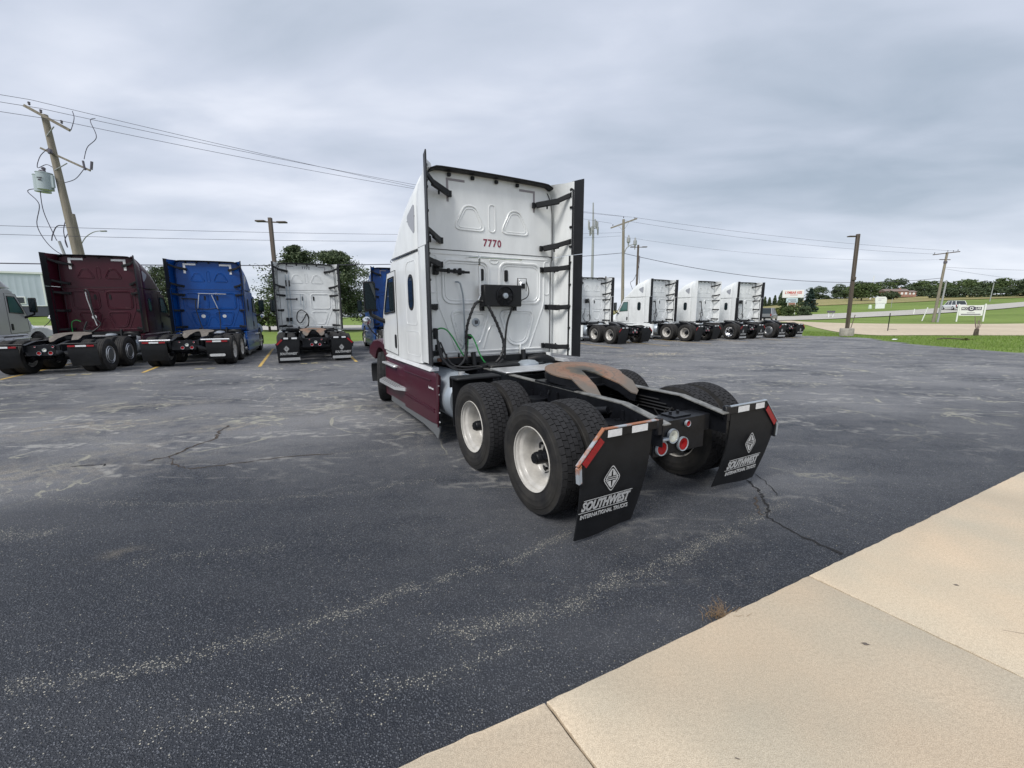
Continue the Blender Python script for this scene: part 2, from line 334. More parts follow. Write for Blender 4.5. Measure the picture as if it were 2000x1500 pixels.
# ------------------------------------------------------------------ asphalt lot
def asphalt_mat():
    m = bpy.data.materials.new('worn_asphalt'); m.use_nodes = True; t = m.node_tree; b = t.nodes['Principled BSDF']
    tc_ = t.nodes.new('ShaderNodeTexCoord'); O = tc_.outputs['Object']
    def lk(a, c): t.links.new(a, c)
    def N(sc, det=4, rough=.55, src=O, dist=0):
        n = t.nodes.new('ShaderNodeTexNoise'); n.inputs['Scale'].default_value = sc; n.inputs['Detail'].default_value = det; n.inputs['Roughness'].default_value = rough; n.inputs['Distortion'].default_value = dist; lk(src, n.inputs['Vector']); return n.outputs[0]
    def ramp(v, a, c, c0=(0, 0, 0), c1=(1, 1, 1)):
        r = t.nodes.new('ShaderNodeValToRGB'); lk(v, r.inputs[0]); r.color_ramp.elements[0].position = a; r.color_ramp.elements[1].position = c
        r.color_ramp.elements[0].color = (*c0, 1); r.color_ramp.elements[1].color = (*c1, 1); return r.outputs[0]
    def mix(f, a, c, bt='MIX'):
        n = t.nodes.new('ShaderNodeMix'); n.data_type = 'RGBA'; n.blend_type = bt
        for i, v in ((0, f), (6, a), (7, c)):
            if isinstance(v, float): n.inputs[i].default_value = v
            elif isinstance(v, tuple): n.inputs[i].default_value = (*v, 1)
            else: lk(v, n.inputs[i])
        return n.outputs[2]
    def mt(op, a, c):
        n = t.nodes.new('ShaderNodeMath'); n.operation = op
        for i, v in enumerate((a, c)):
            if isinstance(v, (int, float)): n.inputs[i].default_value = v
            else: lk(v, n.inputs[i])
        return n.outputs[0]
    at = t.nodes.new('ShaderNodeAttribute'); at.attribute_name = 'wear_sheen'; sx = t.nodes.new('ShaderNodeSeparateColor'); lk(at.outputs['Color'], sx.inputs[0])
    streak, worn_sheen, tan_ = sx.outputs[0], sx.outputs[1], sx.outputs[2]
    # stretched along the bays: brush marks of the seal coat
    mp_ = t.nodes.new('ShaderNodeMapping'); mp_.inputs['Rotation'].default_value = (0, 0, -.45); mp_.inputs['Scale'].default_value = (.30, 1.0, 1); lk(O, mp_.inputs[0])
    mot = N(.5, 5); fine = N(120, 3, .65); grain = N(75, 2, .5); st = N(1.6, 7, .62, mp_.outputs[0], .4); mid = N(6, 4)
    vg = t.nodes.new('ShaderNodeTexVoronoi'); vg.inputs['Scale'].default_value = 118; lk(O, vg.inputs['Vector'])
    vgs = t.nodes.new('ShaderNodeSeparateColor'); lk(vg.outputs['Color'], vgs.inputs[0])
    cell = mix(mt('POWER', vgs.outputs[0], 1.6), (.020, .024, .032), (.125, .133, .150)); gap = ramp(vg.outputs['Distance'], .30, .62, (1, 1, 1), (0, 0, 0))
    col = mix(gap, (.010, .012, .017), cell); col = mix(mt('MULTIPLY', ramp(grain, .40, .62), .30), col, (.020, .024, .032))
    col = mix(mt('MULTIPLY', mt('MULTIPLY', ramp(st, .42, .66), mt('ADD', mt('MULTIPLY', worn_sheen, .9), .10)), .40), col, mix(fine, (.085, .09, .10), (.20, .205, .21)))
    vn = N(.55, 5, .55, O, .9); vein = mt('MULTIPLY', mt('MULTIPLY', ramp(mt('ABSOLUTE', mt('SUBTRACT', vn, .5), 0), .0035, .011, (1, 1, 1), (0, 0, 0)), ramp(N(.9, 3), .47, .56)), ramp(worn_sheen, .30, .55))
    vn2 = N(.9, 4, .5, mp_.outputs[0], .3); ln2 = mt('MULTIPLY', mt('MULTIPLY', ramp(mt('ABSOLUTE', mt('SUBTRACT', vn2, .52), 0), .004, .016, (1, 1, 1), (0, 0, 0)), ramp(mid, .42, .56)), ramp(worn_sheen, .15, .5))
    col = mix(mt('MULTIPLY', mt('MULTIPLY', ramp(mot, .38, .62), worn_sheen), .6), col, mix(fine, (.10, .10, .105), (.19, .19, .19)))
    # exposed aggregate where the coat is worn off, plus the painted sheen of the far lot
    wn_ = mt('MULTIPLY', worn_sheen, ramp(mt('ADD', mt('MULTIPLY', mid, .6), mt('MULTIPLY', st, .4)), .38, .6))
    col = mix(mt('MULTIPLY', wn_, .85), col, mix(mt('MULTIPLY', vgs.outputs[1], gap), (.062, .063, .066), (.25, .243, .228)))
    tn = mt('MULTIPLY', tan_, ramp(mid, .40, .60))
    col = mix(mt('MULTIPLY', tn, .85), col, mix(mt('MULTIPLY', vgs.outputs[1], gap), (.09, .08, .065), (.30, .275, .225)))
    col = mix(mt('MULTIPLY', mt('MULTIPLY', streak, ramp(mid, .36, .56)), .16), col, mix(mt('MULTIPLY', vgs.outputs[1], gap), (.06, .06, .055), (.26, .25, .21)))
    col = mix(mt('MULTIPLY', vein, .75), col, mix(fine, (.13, .125, .10), (.27, .26, .205)))
    col = mix(mt('MULTIPLY', ln2, .6), col, (.21, .205, .19))
    vo = t.nodes.new('ShaderNodeTexVoronoi'); vo.inputs['Scale'].default_value = 105; lk(O, vo.inputs['Vector'])
    vs_ = t.nodes.new('ShaderNodeSeparateColor'); lk(vo.outputs['Color'], vs_.inputs[0])
    core = ramp(vo.outputs['Distance'], .30, .46, (1, 1, 1), (0, 0, 0))
    clus = ramp(N(1.1, 3), .45, .7)
    thr = mt('SUBTRACT', .990, mt('MULTIPLY', clus, .035))
    spk = mt('MULTIPLY', mt('GREATER_THAN', vs_.outputs[0], mt('SUBTRACT', thr, mt('MULTIPLY', mt('MULTIPLY', streak, ramp(mid, .30, .55)), .72))), core)
    col = mix(1.0, col, mix(worn_sheen, (1.32, 1.32, 1.33), (2.35, 2.34, 2.36)), 'MULTIPLY')  # brightens worn areas and paints the sky sheen of farther asphalt
    col = mix(spk, col, mix(vs_.outputs[1], (.24, .23, .20), (.58, .55, .46)))
    lk(col, b.inputs['Base Color'])
    b.inputs['Roughness'].default_value = .62; b.inputs['Specular IOR Level'].default_value = .35
    bp = t.nodes.new('ShaderNodeBump'); bp.inputs['Strength'].default_value = .9; bp.inputs['Distance'].default_value = .012
    lk(mt('ADD', mt('MULTIPLY', gap, .8), mt('MULTIPLY', grain, .5)), bp.inputs['Height']); lk(bp.outputs[0], b.inputs['Normal'])
    return m
ASPH = asphalt_mat()
def wobble(pts, amp=.06, n=5, seed=0):
    r_ = random.Random(seed); P = smooth_path([(*p, 0) for p in pts], n); return [(p.x + r_.uniform(-amp, amp), p.y + r_.uniform(-amp, amp)) for p in P]
STREAKS = [([(-2.52, 1.84), (-1.99, 1.94), (-1.54, 2.11), (-1.16, 2.29), (-.69, 2.6), (0, 2.93), (.42, 3.29)], .045, 1.0),
           ([(-.36, 2.19), (.32, 2.44), (1.12, 2.89), (1.92, 3.41)], .075, 1.0),
           ([(1.92, 3.41), (2.6, 3.9)], .05, .45), ([(-.9, 1.72), (-.45, 1.9), (.1, 2.12)], .05, .5), ([(-1.6, 1.62), (-1.0, 1.8)], .05, .45),
           ([(-5.2, 4.1), (-3.4, 3.9), (-1.9, 4.1), (-.9, 4.5)], .05, .5), ([(-3.0, 2.9), (-1.8, 3.1)], .06, .45),
           ([(2.4, 5.5), (4.6, 7.6)], .09, .35), ([(3.6, 8.0), (7.2, 11.2)], .08, .6), ([(2.9, 7.4), (5.5, 9.0)], .07, .6), ([(3.5, 6.3), (6.5, 8.2)], .08, .5),
           ([(4.5, 9.2), (9.5, 12.4)], .1, .7), ([(3.0, 4.6), (5.2, 6.0)], .05, .35),
           ([(-12.43, 10.28), (-11.87, 10.73), (-12.14, 11.71)], .05, 1), ([(-11.87, 10.73), (-11.23, 10.38), (-10.72, 10.01), (-10.6, 9.78)], .07, 1),
           ([(-10.2, 9.2), (-8.82, 9.64), (-7.93, 10.08)], .07, .9), ([(-9.34, 9.54), (-8.82, 9.03)], .08, .9),
           ([(-10.21, 11.77), (-8.59, 12.31), (-7.61, 12.75), (-7.5, 13.6)], .07, 1), ([(-7.61, 12.75), (-7.11, 12.21), (-6.56, 11.24)], .09, .8), ([(-6.9, 11.6), (-5.2, 12.3)], .06, .8),
           ([(-8.5, 7.4), (-7.1, 8.39), (-6.0, 8.9)], .16, .9), ([(-2.3, 5.35), (-1.4, 5.6), (-.6, 5.5)], .04, .8), ([(-1.35, 6.2), (-1.25, 5.5), (-1.05, 4.9)], .04, .9), ([(-4.6, 7.6), (-4.3, 8.3), (-4.8, 8.9)], .09, .8), ([(-7.9, 5.6), (-6.3, 6.1), (-5.4, 5.6)], .12, .9), ([(-4.9, 3.2), (-3.9, 3.35)], .09, .8), ([(-5.6, 4.6), (-5.4, 5.4), (-5.6, 6.2)], .2, .5)]
WORN = [(-5.2, 6.3, 3.4, 1.6, .9), (-7.4, 6.6, 2.2, 1.2, .9), (-4.6, 9.0, 3.5, 1.8, .8), (-5.6, 4.4, 1.6, .7, 1), (-3.1, 6.9, 2.0, 1.0, .9), (4.8, 13, 5, 2.6, .7), (9, 16, 6, 2.5, .7), (12, 20, 6, 3, .8), (16, 26, 7, 3, .9), (-9.5, 12.5, 3, 1.4, .5), (0, 6, 1.5, 4, .4), (7, 8.5, 3, 1.2, .4), (14, 13, 5, 2.5, .5), (3, 4.4, 1.2, .6, .35), (20.5, 24, 1.6, 6, .9)]
TAN = [(-6.9, 6.75, 1.1, .45, 1), (-4.55, 6.7, .5, .25, 1), (-6.2, 4.5, 1.8, .45, .8), (-7.5, 8.3, 1.6, .3, .7), (-3.3, 8.2, 1.6, .6, .4), (-5.1, 5.6, .5, .35, .5), (5.2, 17.6, 1.3, .45, 1), (6.6, 18.4, .9, .35, 1), (-3.95, 9.6, .45, .12, 1), (21.5, 30.4, 2.5, .8, .8), (9.6, 17.5, 1.2, .3, .6),
       (-3.0, 3.05, .14, .07, .8), (2.95, 5.85, .18, .035, 1), (2.98, 5.65, .18, .035, 1), (4.8, 7.8, .2, .05, 1), (.6, 6.3, .5, .35, .4)]
def lot():
    xs = np.concatenate([np.arange(-48, -9, .6), np.arange(-9, -6, .15), np.arange(-6, 8, .055), np.arange(8, 12, .15), np.arange(12, 28, .6)])
    ys = np.concatenate([np.arange(-20, .6, 1.2), np.arange(.6, 6.5, .055), np.arange(6.5, 14, .13), np.arange(14, 41, .4)])
    X, Y = np.meshgrid(xs, ys); n = len(xs)
    n_ = -X*math.sin(.45) + Y*math.cos(.45); p_ = X*math.cos(.45) + Y*math.sin(.45)
    edge_x = np.interp(Y, [-20, 0, 18.6, 21.3, 24.8, 28.6, 30.4, 31.8, 33], [27, 25, 22.2, 21.6, 22.4, 23.8, 23.1, 21.1, 19.5]) + .08*np.sin(Y*2.1) + .05*np.sin(Y*5.3)
    keep = (n_ < 28.8) & (X < edge_x)
    st = np.zeros_like(X)
    for i, (pts, w, a) in enumerate(STREAKS):
        P = np.array(wobble(pts, .03 if w < .06 else .05, 5, i)); d = np.full(X.shape, 9.0)
        lo = P.min(0) - 1; hi = P.max(0) + 1; M = (X > lo[0]) & (X < hi[0]) & (Y > lo[1]) & (Y < hi[1]); xx = X[M]; yy = Y[M]; dd = np.full(xx.shape, 9.0)
        for (ax, ay), (bx, by) in zip(P[:-1], P[1:]):
            L2 = (bx-ax)**2 + (by-ay)**2 + 1e-9; tt = np.clip(((xx-ax)*(bx-ax) + (yy-ay)*(by-ay))/L2, 0, 1)
            dd = np.minimum(dd, np.hypot(xx-ax-tt*(bx-ax), yy-ay-tt*(by-ay)))
        d[M] = dd; st = np.maximum(st, a*np.exp(-(d/(w*.78))**2))
    def blobs(Ls):
        o = np.zeros_like(X)
        for (x, y, rx, ry, a) in Ls:
            u = (X-x)*math.cos(.3) + (Y-y)*math.sin(.3); v = -(X-x)*math.sin(.3) + (Y-y)*math.cos(.3); o = np.maximum(o, a*np.exp(-((u/rx)**2 + (v/ry)**2)**1.0))
        return o
    wr = np.clip(blobs(WORN)*.8 + .06 + .68*np.clip((Y-3.0)/7.0, 0, 1), 0, 1); tn = blobs(TAN)  # worn patches, plus a lift with distance: grazing sheen put into the colour
    idx = -np.ones(X.size, int); kf = keep.ravel(); idx[kf] = np.arange(kf.sum())
    v = np.stack([X.ravel()[kf], Y.ravel()[kf], np.zeros(kf.sum())], 1)
    I = idx.reshape(X.shape); q = np.stack([I[:-1, :-1], I[:-1, 1:], I[1:, 1:], I[1:, :-1]], -1).reshape(-1, 4); q = q[(q >= 0).all(1)]
    me = bpy.data.meshes.new('parking_lot'); me.from_pydata(v.tolist(), [], q.tolist())
    ca = me.color_attributes.new('wear_sheen', 'FLOAT_COLOR', 'POINT'); c = np.ones((kf.sum(), 4), 'f'); c[:, 0] = st.ravel()[kf]; c[:, 1] = wr.ravel()[kf]; c[:, 2] = tn.ravel()[kf]
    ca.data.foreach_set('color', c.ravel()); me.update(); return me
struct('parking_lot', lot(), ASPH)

# bay lines (worn yellow paint)
YEL = mat('yellow_line_paint', (.55, .37, .10), .7, var=.5, vs=9, col2=(.24, .19, .10), lo=.3, hi=.5)
YELP = mat('pale_yellow_paint', (.55, .48, .25), .7, var=.5, vs=9, col2=(.2, .18, .12), lo=.35, hi=.55)
for k in range(14):
    p = -10.7 + 3.1*k
    mb = MB(); q = [pn(p-.05, 16.65, .006), pn(p+.05, 16.65, .006), pn(p+.05, 24.5, .006), pn(p-.05, 24.5, .006)]; mb.add(q, [(0, 1, 2, 3)])
    struct('bay_line', mb, YEL)
for k in range(4):
    mb = MB()
    for dx in (-.22, .12):
        p = -9.25 + 3.1*k + dx; mb.add([pn(p, 16.9, .006), pn(p+.22, 16.86, .006), pn(p+.25, 16.98, .006), pn(p+.03, 17.02, .006)], [(0, 1, 2, 3)])
    struct('paint_mark', mb, YELP)

# cracks: open, ragged channels with crumbled edges
CRK = mat('crack_dark', (.010, .010, .011), .95)
CRKB = mat('crack_brown', (.075, .058, .045), .95, var=.5, vs=20)
def crack(pts, w, m, seed, amp=.02, n=7):
    r_ = random.Random(seed); P = wobble(pts, amp, n, seed); vs = []
    for i, p in enumerate(P):
        a = Vector(P[max(i-1, 0)]); b_ = Vector(P[min(i+1, len(P)-1)]); d = (b_-a).normalized(); nrm = Vector((-d.y, d.x))
        ww = w*r_.uniform(.25, 1.1)*(.25 if i in (0, len(P)-1) else 1)
        vs += [(p[0]+nrm.x*ww, p[1]+nrm.y*ww, .004), (p[0]-nrm.x*ww, p[1]-nrm.y*ww, .004)]
    struct('asphalt_crack', MB().add(vs, [(2*i, 2*i+1, 2*i+3, 2*i+2) for i in range(len(P)-1)]), m)
crack([(2.56, 4.44), (2.52, 4.15), (2.46, 3.96), (2.38, 3.75), (2.29, 3.59), (2.36, 3.28), (2.50, 2.98)], .016, CRK, 1, .018)
crack([(2.74, 4.72), (2.73, 4.45), (2.70, 4.21), (2.62, 4.0)], .006, CRK, 2, .02)
crack([(2.42, 4.02), (2.30, 3.80), (2.25, 3.62)], .012, CRKB, 21, .02)
crack([(-4.53, 5.1), (-4.4, 5.3), (-4.39, 5.48), (-4.4, 5.71), (-4.35, 6.04), (-4.52, 6.42), (-4.63, 6.79)], .02, CRKB, 3, .03)
crack([(-4.4, 5.3), (-4.08, 4.97), (-3.81, 4.85), (-3.57, 4.93), (-3.23, 5.09), (-2.87, 5.25), (-2.32, 5.35)], .012, CRKB, 4, .02)
crack([(-5.3, 4.9), (-5.0, 5.0), (-4.9, 4.93)], .01, CRK, 5, .02)

# loose stones on the asphalt
def stones():
    mb = MB(); r_ = random.Random(3)
    def st(x, y, s):
        a = r_.uniform(0, 6.28); vs = [(x + s*math.cos(a+k*2.1)*r_.uniform(.7, 1.2), y + s*math.sin(a+k*2.1)*r_.uniform(.7, 1.2), .001) for k in range(3)] + [(x, y, s*r_.uniform(.6, 1.1))]
        mb.add(vs, [(0, 1, 3), (1, 2, 3), (2, 0, 3)])
    for i in range(700):
        y = 1.6 + 5*r_.random()**1.6; st(r_.uniform(-1.3, .9)*y, y, r_.uniform(.002, .0055))
    for i in range(260):
        k = r_.choice(STREAKS[:3])[0]; j = r_.randrange(len(k)-1); f = r_.random(); st(k[j][0]*(1-f)+k[j+1][0]*f + r_.gauss(0, .05), k[j][1]*(1-f)+k[j+1][1]*f + r_.gauss(0, .05), r_.uniform(.002, .005))
    for i in range(160):
        st(6.4 + r_.gauss(0, .5), 18.2 + r_.gauss(0, .25), r_.uniform(.01, .035))
    return mb
o = part('loose_gravel', None, stones(), mat('pale_stone', (.42, .39, .32), .8, var=.4, vs=50)); o['kind'] = 'stuff'

# ------------------------------------------------------------------ concrete apron: separate slabs with open joints
CONC = ground_mat('concrete', (.60, .515, .40), (.67, .58, .455), (.53, .455, .355), .9, 60, rough=.8, bump=.12, bsc=140)
def conc_fix():
    t = CONC.node_tree; b = t.nodes['Principled BSDF']; base = b.inputs['Base Color'].links[0].from_socket
    tc_ = t.nodes.new('ShaderNodeTexCoord')
    n = t.nodes.new('ShaderNodeTexNoise'); n.inputs['Scale'].default_value = 260; n.inputs['Detail'].default_value = 2; t.links.new(tc_.outputs['Object'], n.inputs['Vector'])
    r = t.nodes.new('ShaderNodeValToRGB'); t.links.new(n.outputs[0], r.inputs[0]); r.color_ramp.elements[0].position = .3; r.color_ramp.elements[1].position = .62; r.color_ramp.elements[0].color = (.66, .61, .56, 1); r.color_ramp.elements[1].color = (1.06, 1.05, 1.04, 1)
    n3 = t.nodes.new('ShaderNodeTexNoise'); n3.inputs['Scale'].default_value = 1.1; n3.inputs['Detail'].default_value = 5; t.links.new(tc_.outputs['Object'], n3.inputs['Vector'])
    r3 = t.nodes.new('ShaderNodeValToRGB'); t.links.new(n3.outputs[0], r3.inputs[0]); r3.color_ramp.elements[0].position = .35; r3.color_ramp.elements[1].position = .65; r3.color_ramp.elements[0].color = (.88, .92, .93, 1); r3.color_ramp.elements[1].color = (1.05, 1.0, .95, 1)
    m1 = t.nodes.new('ShaderNodeMix'); m1.data_type = 'RGBA'; m1.blend_type = 'MULTIPLY'; m1.inputs[0].default_value = 1; t.links.new(base, m1.inputs[6]); t.links.new(r.outputs[0], m1.inputs[7])
    m2 = t.nodes.new('ShaderNodeMix'); m2.data_type = 'RGBA'; m2.blend_type = 'MULTIPLY'; m2.inputs[0].default_value = 1; t.links.new(m1.outputs[2], m2.inputs[6]); t.links.new(r3.outputs[0], m2.inputs[7])
    t.links.new(m2.outputs[2], b.inputs['Base Color'])
conc_fix()
PADZ = .05
apron = bpy.data.objects.new('concrete_apron', None); COL.objects.link(apron); apron['kind'] = 'structure'
def lipped(P, nside, name='slab'):
    """slab outline P (ccw); its first nside edges are the ragged outer lip"""
    r_ = random.Random(len(P)); Q = []
    N = len(P)
    for i in range(N):
        a = Vector(P[i]); b_ = Vector(P[(i+1) % N]); k = max(1, int((b_-a).length/.06)) if i < nside else 1
        for j in range(k):
            q = a.lerp(b_, j/k)
            if i < nside and j: nr = Vector((-(b_-a).normalized().y, (b_-a).normalized().x)); q = q + nr*r_.gauss(0, .0022)
            Q.append((q.x, q.y))
    c = Vector((sum(p[0] for p in P)/N, sum(p[1] for p in P)/N)); n = len(Q)
    def ins(p, d): v = Vector(p); return v + (c-v).normalized()*d
    top = [(*ins(p, .009), PADZ) for p in Q]; mid = [(*ins(p, .002), PADZ-.004) for p in Q]; bot = [(*p, -.02) for p in Q]
    mb = MB(); mb.add(bot+mid+top, [(i, (i+1) % n, n+(i+1) % n, n+i) for i in range(n)] + [(n+i, n+(i+1) % n, 2*n+(i+1) % n, 2*n+i) for i in range(n)] + [tuple(range(2*n, 3*n))])
    return part(name, None, mb, CONC, apron)
# outer lip of the apron runs through these points (true height .05)
E0, E1, E2, E3, E4 = (-2.9, .28), (.15, 1.71), (2.01, 2.66), (5.78, 4.60), (12.0, 7.8)
for k, (x, y, l, a) in enumerate(((1.5, 1.35, .02, .3), (2.35, 1.62, .03, -.4), (1.9, 2.05, .025, .2), (3.1, 2.2, .03, .8), (.9, 1.45, .012, 1.2), (3.9, 2.9, .04, -.2), (2.9, 2.55, .02, .1), (1.2, 1.1, .015, .6))):
    struct('oil_spot', MB().add([(x+l*math.cos(a+t_)*(1 if i_ % 2 else .5), y+l*.4*math.sin(a*.3+t_), PADZ+.002) for i_, t_ in enumerate(np.linspace(0, 5.6, 8))], [tuple(range(8))]), mat('oil_stain', (.12, .10, .085), .8))
struct('hairline_crack', MB().add(sum([[(2.75+.12*i+.0*i, 2.15-.045*i+.006*math.sin(i*1.7), PADZ+.002), (2.75+.12*i, 2.147-.045*i+.006*math.sin(i*1.7), PADZ+.002)] for i in range(12)], []), [(2*i, 2*i+1, 2*i+3, 2*i+2) for i in range(11)]), mat('hairline', (.30, .24, .19), .9))
def line_at(a, b_, t): return (a[0]+(b_[0]-a[0])*t, a[1]+(b_[1]-a[1])*t)
gp = .007
dj = Vector((.50, -.84)).normalized()     # direction of the joints, away from the lot
def off(p, d, s=0): v = Vector(p) + dj*d + Vector((.886, .463))*s; return (v.x, v.y)
for a, b_ in ((E0, E1), (E1, E2), (E2, E3), (E3, E4)):
    a2, b2 = off(a, 0, gp*.7), off(b_, 0, -gp*.7)
    lipped([a2, off(a, 1.9, gp*.7), off(b_, 1.9, -gp*.7), b2][::-1], 0 if False else 4)
    lipped([off(a, 1.9+gp*2, gp*.7), off(a, 7, gp*.7), off(b_, 7, -gp*.7), off(b_, 1.9+gp*2, -gp*.7)][::-1], 0)
struct('apron_joint_fill', MB().prism([off(E0, .03), off(E1, .03), off(E2, .03), off(E3, .03), off(E4, .03), off(E4, 6.9), off(E0, 6.9)], 'Z', -.02, .028), mat('joint_filler', (.06, .05, .045), .9))
# ------------------------------------------------------------------ tractors
# local frame: x right, y forward, z up, origin on the ground under the rearmost axle
P_SE = 6.5
def wz(z, w=1.19, h=1.13, z0=2.72):       # half width of the roof fairing at height z
    if z <= z0: return w
    return w*max(0.0, 1-((z-z0)/h)**P_SE)**(1/P_SE)
def roof_section(y, w, h, p, z0=2.725, n=28):
    S = []
    for k in range(n+1):
        t = math.pi*k/n; c, s_ = math.cos(t), math.sin(t)
        S.append((w*math.copysign(abs(c)**(2/p), c), y, z0 + h*abs(s_)**(2/p)))
    return S
def roof_mesh():
    st = [(3.055, 1.09, 1.10, 10), (3.09, 1.15, 1.12, 9), (3.14, 1.185, 1.13, 7.5), (3.4, 1.19, 1.09, 5.8), (3.7, 1.19, 1.01, 5.2), (3.95, 1.188, .90, 4.8), (4.2, 1.182, .73, 4.3), (4.4, 1.175, .54, 3.9), (4.58, 1.165, .35, 3.4), (4.75, 1.15, .18, 3.0), (4.88, 1.12, .08, 2.6), (4.97, 1.08, .012, 2.2)]
    return MB().loft([roof_section(*s) for s in st])
def cab_mesh():
    def sec(y, w, zt, zb, r=.05, wt=None):
        wt = w if wt is None else wt
        return [(-w, y, zb), (-w, y, (zb+zt)/2), (-wt, y, zt-r), (-wt+r, y, zt), (0, y, zt+.004), (wt-r, y, zt), (wt, y, zt-r), (w, y, (zb+zt)/2), (w, y, zb), (0, y, zb)]
    return MB().loft([sec(3.055, 1.10, 2.715, 1.12), sec(3.08, 1.15, 2.715, 1.08), sec(3.13, 1.185, 2.715, 1.05), sec(3.3, 1.19, 2.715, 1.04), sec(4.7, 1.19, 2.70, 1.03), sec(5.0, 1.188, 2.62, 1.03, .06, 1.12), sec(5.3, 1.185, 2.25, 1.04, .05, 1.03), sec(5.62, 1.17, 1.80, 1.06, .05, .98)], smooth=True)
def back_plate(): # outer skin of the sleeper's rear wall, lower and upper
    return MB().prism([(-1.06, 1.14), (1.06, 1.14), (1.075, 2.70), (-1.075, 2.70)], 'Y', 3.045, 3.06)
def bead(pts, r=.014, y=3.045, flat=.9, closed=True, seg=6):
    mb = MB(); P = [(x, 0, z) for x, z in pts]
    (mb.loop if closed else mb.tube)(P, r, seg)
    mb.v = [(a, y + b*flat, c) for a, b, c in mb.v]; return mb
def lower_beads():
    mb = MB()
    def ad(b): mb.add(b.v, b.f, True)
    for sx in (-1, 1):
        f = lambda P: [(sx*a, b) for a, b in P]
        ad(bead(f(rrect(.10, .86, 1.95, 2.58, .12)), .022)); ad(bead(f(rrect(.14, .82, 1.99, 2.54, .10)), .011))
        ad(bead(f(rpoly([(.08, 1.83), (.76, 1.83), (.60, 1.28), (.27, 1.28)], .14)), .022)); ad(bead(f(rpoly([(.15, 1.79), (.71, 1.79), (.565, 1.325), (.30, 1.325)], .11)), .011))
        ad(bead(f([(.94, 2.62), (.945, 2.0), (.92, 1.88), (.66, 1.22), (.62, 1.19)]), .013, closed=False))
        ad(bead(f(rrect(.955, 1.045, 2.10, 2.64, .03)), .010))
        ad(bead(f([(0, 1.62), (.06, 1.60), (.12, 1.50), (.20, 1.24)]), .014, closed=False))
    ad(bead(rpoly([(-.09, 2.62), (.09, 2.62), (.05, 2.56), (-.05, 2.56)], .04), .010))
    ad(bead([(-1.04, 2.66), (1.04, 2.66)], .010, closed=False)); ad(bead([(-1.0, 1.20), (1.0, 1.20)], .018, closed=False))
    return mb
def upper_beads():
    mb = MB()
    def ad(b): mb.add(b.v, b.f, True)
    for sx in (-1, 1):
        f = lambda P: [(sx*a+0*0, b) for a, b in P]
        ad(bead(f(rpoly([(.13, 3.03), (.66, 3.03), (.48, 3.38), (.30, 3.38)], .11)), .015, y=3.055)); ad(bead(f(rpoly([(.18, 3.06), (.61, 3.06), (.46, 3.34), (.32, 3.34)], .09)), .009, y=3.055))
    ad(bead(rrect(-.075, .035, 3.03, 3.43, .05), .011, y=3.055))
    return mb
def extender(sx, z0, z1, rows=9):
    """flared side fairing from the cab corner back to the trailing edge"""
    secs = []
    for k in range(rows+1):
        z = z0 + (z1-z0)*k/rows; w = wz(min(z, 3.80)); w = max(w, .93)
        c = [(w-.035, 3.20), (w+.012, 3.10), (w+.5*(1.235-w)*.55+.012, 2.92), (w+(1.225-w)*.80, 2.76), (1.225, 2.60)]
        o_ = c; i_ = [(x-.022, y-.004) for x, y in c][::-1]
        secs.append([(sx*x, y, z) for x, y in o_+i_])
    return MB().loft(secs)
def edge_strip(sx, z0, z1, y1=2.60, lean=.0):
    return MB().loft([[(sx*1.23, y1+.05, z), (sx*1.262, 2.50, z), (sx*1.275, 2.44, z), (sx*1.262, 2.435, z), (sx*1.235, 2.50, z), (sx*1.192, y1+.03, z)] for z in (z0, (z0+z1)/2, z1)], smooth=False)
def tyre_mesh(W=.272, RR=.505, n=64, ribs=0, base=.490, grooves=True, seed=0, mode='block'):
    h = W/2; mb = MB()
    prof = [(-h*.62, .292), (-h*.80, .300), (-h*.86, .315), (-h*.98, .36), (-h*1.0, .368), (-h*.985, .374), (-h*1.04, .405), (-h*1.045, .418), (-h*1.02, .424), (-h*1.015, .44), (-h*.97, .447), (-h*.955, .452), (-h*.935, .470), (-h*.90, .486 if not ribs else base-.004)]
    if ribs or not grooves: prof += [(-h*.4, (base if ribs else .504)), (0, (base if ribs else .505))]
    else:
        prof += [(-h*.80, .502)]
        for a in (-.62, -.22):
            prof += [(h*(a-.035), .504), (h*(a-.02), .491), (h*(a+.02), .491), (h*(a+.035), .504)]
        prof += [(0, .505)]
    prof = prof + [(-a, r) for a, r in prof[::-1] if abs(a) > 1e-6]
    mb.lathe(prof, 'X', n)
    return mb
def tread_mesh(W=.272, RR=.505, base=.489, ribs=5, blocks=52, stag=.35, gap=.10, lug=False, seed=1):
    h = W/2; mb = MB(); r_ = random.Random(seed)
    edges = np.linspace(-h*.93, h*.93, ribs+1)
    for i in range(ribs):
        a0, a1 = edges[i]+.0032, edges[i+1]-.0032; shoulder = i in (0, ribs-1)
        nb = blocks
        for k in range(nb):
            t0 = 2*math.pi*(k + stag*i + gap/2)/nb; t1 = 2*math.pi*(k + stag*i + 1 - gap/2)/nb; sk = .010*(1 if i % 2 else -1)
            vs = []
            for (t, s_) in ((t0, -1), (t1, 1)):
                for a in (a0, a1):
                    rr = RR - (.011 if (shoulder and (a == edges[0]+.0032 or a == edges[-1]-.0032)) else 0) - .004*(a/h)**2
                    tt = t + (sk if a == a1 else 0)
                    for q in (base-.004, rr): vs.append((a, q*math.cos(tt), q*math.sin(tt)))
            # verts: t0a0(b,r) t0a1(b,r) t1a0(b,r) t1a1(b,r)
            mb.add(vs, [(1, 3, 7, 5), (0, 1, 5, 4), (2, 6, 7, 3), (0, 2, 3, 1), (4, 5, 7, 6)])
    return mb
